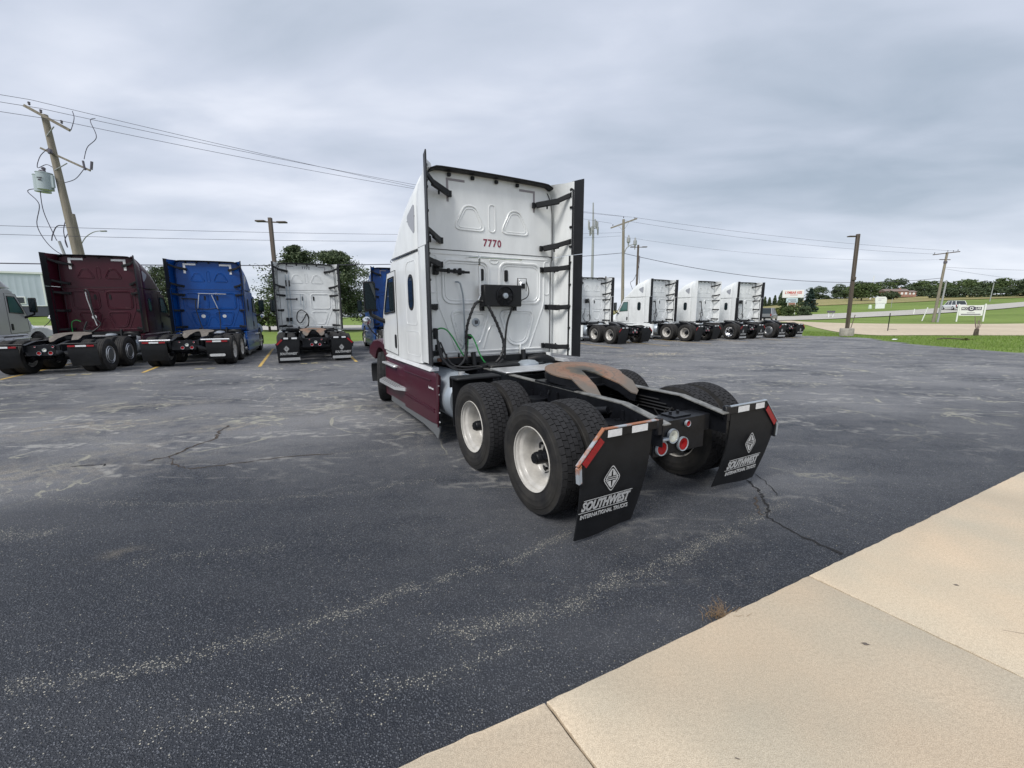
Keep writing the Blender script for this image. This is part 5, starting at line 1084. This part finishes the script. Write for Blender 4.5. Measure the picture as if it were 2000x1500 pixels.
for i, (x, w, h, lb) in enumerate([(109.9, 2.6, 4.6, 'first small conifer from the last white tractor'), (111.9, 2.6, 4.1, 'second small conifer from the last white tractor'), (114.2, 3.0, 4.8, 'third small conifer from the last white tractor'), (116.6, 2.6, 4.2, 'fourth small conifer, nearest the tall sign')]):
    conifer(lb, x, 190, w, h, 70+i, LF_DARK, 'row of small conifers on the hill', n=900, ls=(.2, .4))
broad_tree('dark upright tree behind the left half of the tall sign', 77.7, 125, 3.4, 5.8, 81, LF_DARK, low=True, n=2600, ls=(.14, .3))
broad_tree('bushy tree behind the right half of the tall sign', 81.0, 125, 4.2, 3.9, 82, LF_DARK, low=True, n=2200, ls=(.14, .3))
def shrub(label, x, y, w, h, seed, m, n=3000, ls=(.08, .2)):
    T = thing('shrub', label, 'bush', (x, y, terr(x, y)), 0); C = clumpy(w/2, w/2.4, h*.56, h*.42, n, seed, 22, .4); part('foliage', None, lambda: leaves(C, *ls, seed), m, T); return T
shrub('large clipped green bush in front of the tall sign, left part', 60.6, 95, 3.6, 2.3, 91, LF_MID); shrub('darker clipped bush in front of the tall sign, right part', 63.6, 95, 3.2, 2.2, 92, LF_DARK)
shrub('small yellow green bush beside the dark car', 60.5, 100, 1.9, 1.7, 93, LF_YEL, 1800); shrub('round bush between the yellow bush and the tall sign', 62.3, 101, 2.4, 2.2, 94, LF_MID, 2000)
# blades of grass along the near lawn
def grass():
    g = np.random.default_rng(5); V = []; n = 0; xs = []; 
    while n < 34000:
        x = g.uniform(19.5, 46); y = g.uniform(15, 41); ex = np.interp(y, [-20, 0, 18.6, 21.3, 24.8, 28.6, 30.4, 31.8, 33], [27, 25, 22.2, 21.6, 22.4, 23.8, 23.1, 21.1, 19.5]) + .08*math.sin(y*2.1) + .05*math.sin(y*5.3)
        if x < ex - .03 and -x*math.sin(.45)+y*math.cos(.45) < 28.8: continue
        if x - ex > .4 and g.random() > .75: continue
        if y > 31.0 and x > 26: continue
        xs.append((x, y)); n += 1
    P = np.array(xs); a = g.uniform(0, 6.28, n); h = g.uniform(.03, .085, n)*np.where(P[:, 0] < 26, 1.15, 1); w = .012; d = np.stack([np.cos(a)*w, np.sin(a)*w], 1); ln = g.normal(0, .02, (n, 2))
    V = np.zeros((n, 3, 3)); V[:, 0, :2] = P-d; V[:, 1, :2] = P+d; V[:, 2, :2] = P+ln; V[:, :2, 2] = -.03; V[:, 2, 2] = h
    me = bpy.data.meshes.new('grass'); me.from_pydata(V.reshape(-1, 3).tolist(), [], np.arange(3*n).reshape(-1, 3).tolist()); return me
o = part('grass_blades', None, grass(), leaf_mat('grass_blade', (.09, .155, .024), (.14, .225, .04), (.21, .28, .08))); o['kind'] = 'stuff'
def weed():
    mb = MB(); r_ = random.Random(8)
    for k in range(60):
        a = r_.uniform(0, 6.28); l = r_.uniform(.03, .10); x = r_.gauss(0, .035); y = r_.gauss(0, .018); mb.tube([(x, y, 0), (x+l*.4*math.cos(a), y+l*.4*math.sin(a), l*.5), (x+l*.75*math.cos(a+.4), y+l*.75*math.sin(a+.4), l*.7)], [.0012, .001, .0005], 4)
    return mb
w_ = part('dry_weed', None, weed(), mat('dry_weed', (.30, .20, .11), .9, var=.5, vs=30)); w_.location = (1.24, 2.31, 0); w_.scale = (1.15, 1.15, 1.2); tag(w_, 'small dry brown weed growing at the edge of the concrete', 'weed')

# ------------------------------------------------------------------ buildings
SID = mat('blue_grey_siding', (.46, .52, .60), .5, var=.08, vs=.3); TRIMW = mat('white_trim', (.72, .74, .74), .5); DARKB = mat('dark_base', (.055, .06, .085), .7); ROOFG = mat('grey_roof', (.25, .25, .27), .6)
BRICK = mat('red_brick', (.36, .20, .15), .85, var=.3, vs=3); GSID = mat('grey_siding', (.36, .38, .42), .6, var=.1, vs=1)
zb = 1.1
B = thing('warehouse', 'blue grey metal building with white trim and dark base at the left edge', 'building', (-93.6, 88, zb), .62)
def ribs_wall(L, z0, z1, pitch=.9, dep=12):
    P = [(0, 0)]; x = 0
    mb = MB(); q = []
    n = int(L/pitch)
    for k in range(n): q += [(-k*pitch, 0), (-k*pitch-.1, -.02), (-k*pitch-.2, -.02), (-k*pitch-.3, 0)]
    q += [(-L, 0), (-L, dep), (0, dep)]; return MB().prism(q, 'Z', z0, z1)
part('wall', None, ribs_wall(46, 2.0, 8.3, dep=6), SID, B); part('base_wall', None, MB().box((-23, 3, 1.0), (46.05, 6.05, 2.0)), DARKB, B)
part('eave_trim', None, MB().box((-23, 3, 8.42), (46.4, 6.4, .35)).box((-23, -.04, 2.04), (46.2, .12, .14)), TRIMW, B); part('roof', None, MB().prism([(-.2, 8.6), (6.2, 8.6), (3, 10.4)], 'X', -46.2, -10), ROOFG, B)
part('corner_trim', None, MB().box((.02, -.02, 5.1), (.22, .22, 6.2)), TRIMW, B)
for k in range(6):
    wf = part('window', 'whw', lambda: MB().box((0, -.05, 0), (3.2, .12, 1.5)), TRIMW, B, (-4.3-7*k, 0, 3.1))
    for dx in (-.75, .75): part('pane', 'whp', lambda: MB().box((0, -.10, 0), (1.25, .06, 1.1)), GLASS, wf, (dx, -.02, 0))
part('roof_mast', None, MB().cyl((-8.2, 3, 8.5), (-8.2, 3, 10.2), .05, 6), GSID, B)
B = thing('metal_building', 'long low pale grey metal building behind the pines', 'building', (-36.2, 96, .3), 0)
part('wall', None, ribs_wall(22, 0, 3.3, .7), GSID, B); part('roof', None, MB().box((-11, 6, 3.38), (22.4, 12.4, .16)), TRIMW, B); part('door', None, MB().box((-3.0, -.04, 1.1), (1.1, .1, 2.2)), TRIMW, B)
B = thing('pale_shed', 'distant pale grey building above the row of small conifers', 'building', (112.5, 210, terr(112, 210)), 0)
part('wall', None, ribs_wall(16, 0, 4.0, 1.2), GSID, B); part('roof', None, MB().prism([(-.4, 4.0), (12.4, 4.0), (6, 5.4)], 'X', -16.4, .4), TRIMW, B)
B = thing('brick_house', 'red brick house with low roof and porch on the hill', 'house', (165, 188, terr(165, 188)+.6), -.25)
B.scale = (.82, .82, .82)
part('wall', None, MB().box((0, 3, 1.3), (9.6, 7, 2.9)).box((6.6, 3.5, 1.1), (4.2, 6, 2.5)), BRICK, B); rf_ = part('roof', None, MB().prism([(-.8, 2.7), (7.4, 2.7), (3.3, 4.1)], 'X', -5.4, 5.3).prism([(.1, 2.3), (6.9, 2.3), (3.4, 3.2)], 'X', 5.0, 9.1), mat('brown_roof', (.20, .15, .13), .8), B)
part('chimney', None, MB().box((2.5, 3, 4.1), (.7, .7, 1.1)), BRICK, rf_); part('garage_opening', None, MB().box((-1.6, -.52, 1.5), (3.4, .1, 1.0)), DARKB, B); part('window_band', None, MB().box((-1.6, -.55, .62), (3.8, .12, .35)), TRIMW, B)
for k, x in enumerate((1.9, 3.7, 5.9, 7.6)): part('window', 'bhw', lambda: MB().box((0, 0, 0), (.9, .1, 1.1)), TRIMW, B, (x, -.54 if k < 2 else .46, 1.6))

# ------------------------------------------------------------------ poles
POLEW = mat('weathered_pole', (.27, .24, .19), .9, var=.35, vs=2, bump=.5, bs=6, stretch=(6, 6, .5)); POLEB = mat('bronze_post', (.085, .065, .05), .6); POLEG = mat('grey_post', (.30, .31, .32), .6)
XFMR = mat('transformer_grey', (.36, .42, .44), .45); WIRE = mat('wire', (.05, .045, .07), .6); CERA = mat('insulator', (.10, .09, .11), .4)
T = thing('utility_pole', 'leaning wooden utility pole with transformers at the left, behind the maroon tractor', 'utility pole', (-23.98, 25.0, 0), 0)
LP = lambda z: Vector((-.073*z, 0, z))
part('pole', None, MB().tube([LP(0), LP(6.5), LP(12.2)], [.22, .19, .145], 14), POLEW, T)
part('old_pole_stub', None, MB().tube([LP(0)+Vector((.10, .10, 0)), LP(7.2)+Vector((.09, .10, 0))], [.20, .155], 10), POLEW, T)
ca = part('crossarm', None, MB().bar(LP(11.9)+Vector((-.50, -.5, .55)), LP(11.9)+Vector((1.30, -.1, -.50)), .12, .14, .01), POLEW, T)
for d, z in ((-.45, .66), (.1, .28), (1.10, -.24)): part('insulator', 'insl', lambda: MB().lathe([(0, .03), (.05, .06), (.09, .04), (.13, .07), (.17, .03), (.18, 0)], 'Z', 10), CERA, ca, tuple(LP(11.9)+Vector((d, -.28, z))))
part('arm_brace', None, MB().bar(LP(11.1)+Vector((0, -.15, 0)), LP(11.6)+Vector((.55, -.2, -.05)), .05, .03), POLEG, T)
a2 = part('lower_crossarm', None, MB().bar(LP(10.3)+Vector((-.45, -.2, .20)), LP(10.2)+Vector((1.75, .1, -.75)), .09, .10, .01), POLEW, T)
part('arm_brace', None, MB().bar(LP(9.4)+Vector((0, -.15, 0)), LP(9.8)+Vector((.75, -.15, -.05)), .05, .03), POLEG, T)
part('cutout', None, MB().box(tuple(LP(10.25)+Vector((.10, -.28, .05))), (.20, .16, .26), .04), CERA, T); part('cutout', None, MB().cyl(LP(10.2)+Vector((1.55, 0, -.75)), LP(10.2)+Vector((1.52, 0, -.28)), .05, 8), CERA, T); part('arrester', None, MB().cyl(LP(10.2)+Vector((1.85, .05, -.72)), LP(10.2)+Vector((1.95, .05, -.3)), .06, 8), CERA, T)
for i, (dx, dy) in enumerate(((-.58, -.30), (-1.22, .15))):
    tk = part('transformer', 'xf', lambda: MB().lathe([(0, 0), (.01, .25), (.95, .25), (.99, .20), (1.02, .0)], 'Z', 20), XFMR, T, tuple(LP(8.35)+Vector((dx, dy, 0))), (0, .05, 0), (1.35, 1.35, .9))
    part('rim_band', 'xfb', lambda: MB().lathe([(.93, .252), (.95, .265), (.98, .255)], 'Z', 20).box((.30, 0, .5), (.12, .08, .7)), XFMR, tk)
    part('bushing', 'xfi', lambda: MB().lathe([(1.0, .03), (1.08, .07), (1.14, .05), (1.22, .08), (1.30, .03)], 'Z', 10), CERA, tk)
    if i == 0: part('lettering', 'xft', lambda: MB().box((.05, -.252, .62), (.20, .006, .05)).box((.05, -.252, .50), (.12, .006, .08)), TEXTD, tk)
part('drop_wire', None, MB().tube(smooth_path([LP(10.4)+Vector((.0, -.2, .1)), LP(10.1)+Vector((-.55, -.2, 0)), LP(9.55)+Vector((-.95, -.1, 0)), LP(9.5)+Vector((-.4, -.1, .2)), LP(9.3)+Vector((0, 0, .1))]), .018, 5), WIRE, T)
part('drop_wire', None, MB().tube(smooth_path([LP(8.5)+Vector((-1.0, 0, 0)), LP(8.4)+Vector((-1.9, 0, 0)), LP(7.7)+Vector((-1.45, 0, 0)), LP(6.6)+Vector((-1.85, 0, 0)), LP(5.6)+Vector((-1.5, 0, 0)), LP(5.0)+Vector((-.8, 0, 0)), LP(5.0)]), .020, 5), WIRE, T)
part('drop_wire', None, MB().tube(smooth_path([LP(8.45)+Vector((-1.1, -.1, 0)), LP(7.3)+Vector((-1.2, -.1, 0)), LP(5.9)+Vector((-.9, -.1, 0)), LP(5.9)+Vector((-.85, -.1, -.1))]), .020, 5), WIRE, T)
part('drop_wire', None, MB().tube(smooth_path([LP(6.5), LP(6.55)+Vector((-.6, -.1, 0)), LP(6.1)+Vector((-1.0, -.1, 0)), LP(5.75)+Vector((-1.15, -.1, 0))]), .026, 5), WIRE, T)
part('drop_wire', None, MB().tube(smooth_path([LP(7.2), LP(6.3)+Vector((-.35, -.1, 0)), LP(5.4)+Vector((-.35, -.1, 0)), LP(5.8)+Vector((-.4, -.1, 0)), LP(6.2)+Vector((-.2, 0, 0))]), .022, 5), WIRE, T)
part('jumper_wire', None, MB().tube(smooth_path([LP(10.3)+Vector((1.6, 0, -.3)), LP(10.6)+Vector((1.9, 0, 0)), LP(11.0)+Vector((2.5, 0, .1)), LP(11.6)+Vector((2.35, 0, .3)), LP(12)+Vector((1.95, .8, .35))]), .018, 5), WIRE, T)
part('jumper_wire', None, MB().tube(smooth_path([LP(12.2)+Vector((1.15, .4, .35)), LP(12)+Vector((1.35, .2, .1)), LP(11.7)+Vector((1.25, 0, -.25))]), .018, 5), WIRE, T)
part('jumper_wire', None, MB().tube(smooth_path([LP(10.2)+Vector((1.5, 0, -.7)), LP(9.5)+Vector((.9, 0, -.5)), LP(8.8)+Vector((.2, 0, 0))]), .018, 5), WIRE, T)
T = thing('street_lamp', 'thin curved street lamp arm just right of the leaning wooden pole', 'street lamp', (-29.0, 30, 0), 0); part('pole', None, MB().tube([(0, 0, 0), (0, 0, 6.2)], .09, 8), POLEG, T); part('arm', None, MB().tube(smooth_path([(0, 0, 6.1), (.5, 0, 6.75), (1.1, 0, 7.1), (1.6, 0, 7.18)]), .03, 6), POLEG, T); part('lamp_head', None, MB().box((1.78, 0, 7.17), (.42, .16, .09), .03), POLEG, T)
T = thing('sign_stake', 'short grey stub post beside the leaning wooden pole, above the maroon tractor', 'post', (-25.9, 26, 0), 0); part('post', None, MB().tube([(-.35, 0, 5.9), (-.05, 0, 4.6), (0, 0, 0)], .07, 8), POLEG, T)

def pole(label, base, h, r=.16, top=(0, 0), name='utility_pole', m=POLEW, cat='utility pole'):
    T = thing(name, label, cat, (*base, terr(*base)), 0); part('pole', None, MB().tube([(0, 0, -.1), (top[0], top[1], h)], [r, r*.7], 12), m, T); return T
T = pole('wooden utility pole with crossarm and grey equipment right of the 7770 cab', (13.75, 54), 12.6, .21, (-.35, 0))
ca = part('crossarm', None, MB().bar((-1.75, .5, 11.7), (1.15, -.5, 12.6), .12, .14), POLEW, T)
for x, z in ((-1.6, 11.85), (-.35, 12.75), (1.0, 12.65)): part('insulator', 'insl', lambda: MB(), CERA, ca, (x, 0, z))
part('arm_brace', None, MB().bar((-.30, -.15, 11.2), (-1.0, .1, 11.95), .05, .04), POLEG, T); part('arm_brace', None, MB().bar((-.25, -.15, 11.4), (.3, -.2, 12.3), .05, .04), POLEG, T)
for i, (x, z) in enumerate(((.35, 10.0), (1.15, 9.7))):
    part('recloser', None, MB().lathe([(-.5, .05), (0, .10), (.08, .22), (.55, .22), (.62, .12), (.9, .07), (.92, 0)], 'Z', 12, (x, 0, z-.1)), POLEG, T)
part('equipment_bracket', None, MB().tube(smooth_path([(-.2, 0, 8.4), (.15, 0, 9.3), (.7, 0, 9.65), (1.3, 0, 9.7)]), .06, 6), POLEG, T)
part('service_wires', None, MB().tube(smooth_path([(1.8, 0, 8.4), (1.7, 0, 7), (1.2, 0, 5.6), (.8, 0, 5.2), (1.2, 0, 4.2)]), .03, 5).tube([(1.7, 0, 8.4), (1.8, 0, 6), (2.1, 0, 3)], .025, 5), WIRE, T)
T = pole('leaning utility pole beside the road at the right, near the white car', (62.3, 64.2), 9.95, .20, (.45, 0))
ca = part('crossarm', None, MB().bar((-1.45, .1, 9.62), (2.05, -.2, 10.02), .12, .12), POLEB, T)
for x, z in ((-1.35, 9.75), (.5, 10.05), (1.3, 10.05), (1.95, 10.15)): part('insulator', 'insl', lambda: MB(), CERA, ca, (x, 0, z))
part('lower_arm', None, MB().bar((-.5, 0, 8.95), (.95, -.1, 8.9), .10, .10), POLEB, T); part('pole_band', None, MB().cyl((.40, 0, 8.4), (.40, 0, 8.7), .22, 10), CERA, T)
T = pole('shorter grey stub pole standing against the leaning utility pole', (62.75, 64.0), 6.0, .14, (.35, 0), m=POLEG)
T = pole('thin white pole standing in front of the trees by the field', (148.9, 182), 9.6, .22, (.4, 0), m=TRIMW)
T = pole('thin grey pole in front of the dark trees at the far right', (137.1, 125.5), 5.2, .12, (.3, 0), m=POLEG)
T = thing('lamp_post', 'bronze lamp post on a round concrete base beside the lawn at the right', 'lamp post', (24.0, 31.0, 0), 0)
part('post', None, MB().bar((0, 0, .5), (-.06, 0, 7.0), .20, .20, .02), POLEB, T); part('concrete_base', None, MB().lathe([(0, .43), (.50, .43), (.54, .40), (.54, 0)], 'Z', 24), mat('base_concrete', (.34, .32, .28), .85, var=.35, vs=5, bump=.3, bs=20), T)
part('lamp_head', None, MB().box((-.38, .1, 6.86), (.55, .30, .07), .02), POLEB, T); part('junction_box', None, MB().box((-.05, -.13, 4.0), (.24, .10, .24), .02), POLEB, T)
def tee(label, x, y, h, w, dz=0):
    T = thing('lamp_post', label, 'lamp post', (x, y, 0), 0, 'lamp posts around the lot'); part('post', None, MB().bar((0, 0, 0), (-.05, 0, h), .17, .17, .01), POLEB, T)
    part('cross_bar', None, MB().bar((-w*.5, 0, h-.22+dz), (w*.5, 0, h-.22-dz), .06, .06), POLEB, T)
    for s_ in (-1, 1): part('lamp_head', None, MB().box((s_*w*.42, 0, h-.2-dz*s_), (w*.36, .28, .08), .02), POLEB, T)
tee('twin headed lamp post above the white 7772 tractor', -12.78, 24, 6.75, 1.35, .03); tee('twin headed lamp post above the second white tractor right of the 7770 cab', 12.8, 45, 8.35, 1.4); tee('small distant twin headed lamp post above the first white tractor', 14.97, 70, 7.2, 2.1)
T = thing('cell_tower', 'tall grey cell tower mast with a ring of antennas', 'tower', (21.9, 120, 0), 0)
part('mast', None, MB().tube([(0, 0, 0), (-.1, 0, 22), (-.3, 0, 30)], [.42, .30, .16], 12), POLEG, T)
for k in range(9):
    a = 2*math.pi*k/9; part('antenna_panel', 'antp', lambda: MB().box((0, 0, 0), (.35, .25, 2.0)).box((0, .3, 0), (.06, .6, .06)), POLEG, T, (-.1+1.25*math.cos(a), 1.25*math.sin(a), 24.0 - (1.2 if k % 3 == 0 else 0) + (.6 if k % 3 == 1 else 0)), (0, 0, a))
part('antenna_platform', None, MB().lathe([(0, 1.2), (.12, 1.25), (.12, 1.1), (0, 1.1)], 'Z', 12, (-.1, 0, 23.6)).box((-.1, 0, 23.6), (2.4, .1, .1)).box((-.1, 0, 23.6), (.1, 2.4, .1)), POLEG, T)

# ------------------------------------------------------------------ wires
def wire(label, a, b, sag, r=.014, cat='power line', group='overhead lines'):
    a = Vector(a); b = Vector(b); n = 40; P = [a.lerp(b, k/n) - Vector((0, 0, sag*4*(k/n)*(1-k/n))) for k in range(n+1)]
    tag(part('overhead_wire', None, MB().tube(P, r, 5), WIRE), label, cat, group)
A1, A2, A3 = (-25.5, 25, 12.95), (-24.9, 24.8, 12.45), (-23.8, 24.7, 11.8)
for i, (p, q, n) in enumerate(zip((A1, A2, A3), ((12.0, 54, 12.15), (13.3, 54, 12.95), (14.4, 54, 12.85)), ('topmost', 'second', 'third'))):
    wire(n+' power line from the left wooden pole to the pole right of the 7770 cab', p, q, .45+.1*i, .012)
    wire(n+' power line leaving the left wooden pole towards the left edge', p, (p[0]-36, p[1]-25, p[2]-.2), .3, .012)
wire('upper thin line passing behind the 7770 cab at mid height', (-34, 11, 4.7), (13.2, 54, 11.1), .55, .010); wire('lower thin line passing behind the 7770 cab at mid height', (-34, 11, 4.5), (13.2, 54, 10.7), .75, .010)
wire('thick black cable just above the roofs of the left tractors', (-33, 15.6, 3.9), (13.4, 54, 8.73), .85, .028, 'cable')
wire('thick black cable sagging from the wooden pole to the leaning pole at the right', (13.4, 54, 8.73), (62.7, 64.2, 6.4), 1.8, .030, 'cable')
part_ = None
wire('topmost power line sloping down to the leaning pole at the right', (14.5, 54, 12.85), (64.2, 64.2, 10.15), .5, .013); wire('second power line sloping down to the leaning pole at the right', (13.3, 54, 12.5), (60.95, 64.2, 9.75), .6, .013); wire('faint lowest line between the two wooden poles at the right', (13.5, 54, 10.6), (62.7, 64.2, 9.0), 1.0, .010)
wire('upper line leaving the leaning pole towards the right edge', (62.7, 64.2, 7.9), (92, 60, 7.0), .3, .014); wire('lower line leaving the leaning pole towards the right edge', (62.7, 64.2, 7.7), (84, 62, 4.9), .3, .014)

# ------------------------------------------------------------------ signs and roadside things
REDT = mat('faded_red_print', (.50, .06, .04), .6); BLT = mat('pale_blue_panel', (.50, .62, .66), .5); SGW = mat('sign_white', (.72, .73, .70), .5); DRK = mat('sign_dark_print', (.07, .06, .09), .6); GRY = mat('sign_grey', (.42, .42, .48), .6)
T = thing('roadside_sign', 'tall white sign with red lettering above clipped bushes', 'sign', (64.1, 100, terr(64, 100)), -.25)
zt = -terr(64, 100)
pn_ = part('sign_panel', None, MB().box((0, 0, 5.5+zt), (4.3, .35, 1.75), .03), SGW, T); part('lettering', None, textmesh('LYMBAR KES', .78, .1, .02, .01, sx=.78), REDT, pn_, (0, -.19, 5.75+zt), (R(90), 0, 0)); part('underline', None, MB().box((.1, -.185, 5.25+zt), (1.6, .02, .10)), REDT, pn_)
p2 = part('lower_panel', None, MB().box((-.1, 0, 4.05+zt), (2.3, .3, 1.0), .03), BLT, T); part('lettering', None, MB().box((-.1, -.16, 4.15+zt), (1.6, .02, .14)).box((.2, -.16, 3.85+zt), (1.3, .02, .12)).box((-.95, -.16, 3.8+zt), (.2, .02, .22)), DRK, p2)
part('brick_base', None, MB().box((-.1, 0, 2.9+zt), (1.3, .5, 1.2)), BRICK, T)
for s_ in (-1, 1): part('post', None, MB().box((s_*.75-.1, 0, 1.8+zt), (.14, .2, 3.7)), SGW, T)
T = thing('board_sign', 'white board sign on two white posts by the tan driveway', 'sign', (67.1, 63.7, terr(67, 63.7)), -.60); T.scale = (.70, 1, .92)
for s_ in (-1, 1): part('post', None, MB().bar((s_*1.95, 0, -.1), (s_*1.95+.05, 0, 2.75), .24, .22, .01), SGW, T)
bd = part('board', None, MB().box((0, 0, 1.72), (3.5, .10, 1.62)), SGW, T); part('name_band', None, MB().box((0, -.056, 2.02), (3.0, .012, .50)).prism([(.62*math.cos(a), 2.02+.40*math.sin(a)) for a in np.linspace(0, 6.28, 25)[:-1]], 'Y', -.070, -.05), DRK, bd)
part('lettering', None, textmesh('MCC', .44, 0, .01, .006), SGW, bd, (-.95, -.066, 2.02), (R(90), 0, 0)); part('lettering', None, textmesh('LAR', .44, 0, .01, .006), SGW, bd, (1.0, -.066, 2.02), (R(90), 0, 0)); part('lettering', None, textmesh('O', .68, 0, .02, .006), SGW, bd, (0, -.074, 2.02), (R(90), 0, 0))
part('small_print', None, MB().box((0, -.055, 1.36), (1.2, .01, .06)).box((0, -.055, 1.12), (2.9, .01, .13)), DRK, bd)
T = thing('white_notice_sign', 'pale rounded sign board standing on the grass across the road', 'sign', (94.4, 112, terr(94.4, 112)), -.4)
bd = part('board', None, MB().prism(rpoly([(-1.05, 1.2), (1.2, 1.2), (1.2, 2.5), (.9, 2.95), (-.9, 2.95), (-1.2, 2.5)], .2), 'Y', -.15, .15), SGW, T); part('lower_board', None, MB().box((0, 0, .6), (1.9, .3, 1.4)), TRIMW, T); part('print_mark', None, MB().box((-.2, -.16, 2.1), (.6, .02, .18)).box((.1, -.16, 2.5), (1.2, .02, .08)), GRY, bd)
T = thing('utility_pedestal', 'small pale green utility box left of the pale rounded sign', 'utility box', (91.9, 112, terr(92, 112)), 0); part('cabinet', None, MB().lathe([(0, .38), (.8, .34), (1.0, .2), (1.0, 0)], 'Z', 10), mat('pale_green', (.5, .58, .48), .5), T)
T = thing('mailbox', 'dark mailbox on two short white posts beside the road', 'mailbox', (63.0, 86, terr(63, 86)), 0); part('box', None, MB().prism(rrect(-.62, .62, .95, 1.35, .15), 'Y', -.3, .3), CERA, T)
for s_ in (-1, 1): part('post', None, MB().box((s_*.4, 0, .5), (.16, .16, 1.0)), SGW, T)
def marker(label, x, y, h, lean, m, r=.035, kind='marker_post', cat='marker post'):
    T = thing(kind, label, cat, (x, y, terr(x, y)), 0); part('post', None, MB().tube([(0, 0, 0), (lean, 0, h)], r, 8), m, T); return T
marker('thin rusty post leaning right between driveway and lawn', 34.9, 44.6, 1.35, .28, POLEB); T = marker('thin black post standing at the edge of the tan driveway', 33.35, 38.4, 1.55, .02, BLACKP)
part('chain', None, MB().tube(smooth_path([(0, 0, .15), (.4, 0, .12), (.8, 0, .10)]), .012, 5), BLACKP, T)
marker('leaning white plastic marker near the leaning utility pole', 64.2, 68.0, 2.1, .62, SGW, .07); marker('short pale marker in the grass right of the utility pole', 77.5, 84, 1.1, .05, SGW, .08); marker('green steel post standing right of the pale rounded sign', 97.3, 112, 2.4, .02, POLEG, .05)
T = thing('dead_shrub', 'leafless shrub with bare grey stems on the lawn', 'shrub', (33.4, 31.1, 0), 0)
def stems():
    mb = MB(); r_ = random.Random(12)
    for k in range(11):
        a = r_.uniform(0, 6.28); q = r_.uniform(.06, .30); h = r_.uniform(.9, 1.55); p = [(.02*math.cos(a), .02*math.sin(a), .35), (q*.7*math.cos(a), q*.4*math.sin(a), .35+h*.3), (q*math.cos(a)+r_.uniform(-.08, .08), q*math.sin(a), .35+h*.75)]; mb.tube(smooth_path(p, 3), [.022, .020, .018, .015, .012, .009, .006], 5)
    return mb
part('stem', None, stems(), mat('grey_twig', (.20, .15, .14), .9), T); part('stump', None, MB().tube([(0, 0, -.05), (0, 0, .25), (.02, 0, .45)], [.15, .13, .12], 9), BARK, T)
T = thing('fallen_branch', 'dark fallen branch lying on the lawn', 'branch', (26.8, 26.3, 0), -.2); part('wood', None, MB().tube(smooth_path([(-.75, 0, .05), (-.4, .03, .10), (0, 0, .09), (.5, .02, .07), (.9, -.05, .03)]), .035, 7), BARK, T); part('leafy_end', None, leaves(np.random.default_rng(3).normal(size=(60, 3))*np.array([.16, .08, .03]) + [.75, 0, .07], .04, .08), LF_YEL, T)
T = thing('litter', 'scrap of white paper on the grass near the lot edge', 'litter', (23.3, 26.2, 0), .5); part('sheet', None, MB().add([(-.2, -.1, .05), (0, -.12, .09), (.22, -.08, .05), (.2, .12, .06), (0, .1, .10), (-.2, .12, .04)], [(0, 1, 4, 5), (1, 2, 3, 4)]), SGW, T)

# ------------------------------------------------------------------ cars
def car(label, loc, rz, body, L=4.8, Wd=1.95, H=1.8):
    T = thing('parked_car' if False else 'car', label, 'car', loc, rz); hw = Wd/2; h0 = .32; hb = H*.55
    def sec(y, w, zb, zt): return [(-w, y, zb+.1), (-w*.94, y, zb), (w*.94, y, zb), (w, y, zb+.1), (w, y, zt-.15), (w*.93, y, zt), (-w*.93, y, zt), (-w, y, zt-.15)]
    part('body', None, MB().loft([sec(-L/2, hw*.90, .45, hb-.05), sec(-L/2+.12, hw*.98, .34, hb), sec(-L*.2, hw, .30, hb), sec(L*.18, hw, .30, hb), sec(L*.25, hw, .30, hb-.02), sec(L/2-.25, hw*.95, .34, hb-.12), sec(L/2, hw*.85, .45, hb-.3)], smooth=False), body, T)
    part('cabin', None, MB().loft([[(-hw*.93, y0, hb), (hw*.93, y0, hb), (hw*.76, y1, H), (-hw*.76, y1, H)] for y0, y1 in ((-L/2+.10, -L/2+.55), (L*.24, L*.08))], smooth=False), GLASS, T)
    part('roof', None, MB().loft([[(-hw*.78, y, H-.03), (-hw*.70, y, H+.04), (hw*.70, y, H+.04), (hw*.78, y, H-.03)] for y in (-L/2+.5, L*.1)], smooth=False), body, T)
    for s_ in (-1, 1):
        for y0, y1 in ((-L/2+.12, -L/2+.55), (-L*.20, -L*.18), (L*.02, L*.02), (L*.24, L*.09)): part('pillar', None, MB().bar((s_*hw*.925, y0, hb-.02), (s_*hw*.775, y1, H-.0), .07, .10), body, T)
        part('tail_lamp', None, MB().box((s_*hw*.90, -L/2+.04, hb-.18), (.14, .12, .34)), REDL, T)
        for y in (-L*.30, L*.31):
            wl = part('wheel', 'carw', lambda: MB().lathe([(-.11, .20), (-.12, .30), (-.09, .36), (.09, .36), (.12, .30), (.11, .20)], 'X', 24), TYRE, T, (s_*(hw-.10), y, .36)); part('rim', 'carr', lambda: MB().lathe([(.08, .23), (.115, .21), (.09, .08), (.10, 0)], 'X', 20), ALU, wl, (0, 0, 0), (0, 0, 0 if s_ > 0 else math.pi))
    part('rear_bumper', None, MB().box((0, -L/2-.04, .50), (Wd*.94, .16, .26), .04), BLACKP, T); part('rear_window_trim', None, MB().box((0, -L/2+.06, hb-.02), (Wd*.8, .06, .05)), body, T)
    return T
car('black sport utility vehicle driving away beyond the last white tractor', (43.6, 74, .13), -.75, mat('grey_car_paint', (.16, .165, .18), .3, coat=.5), 4.9, 2.0, 2.05)
car('white sport utility vehicle driving up the road at the right', (93.2, 92.2, terr(93.2, 92.2)+.12), -.25, WHITE, 4.7, 1.95, 1.8)
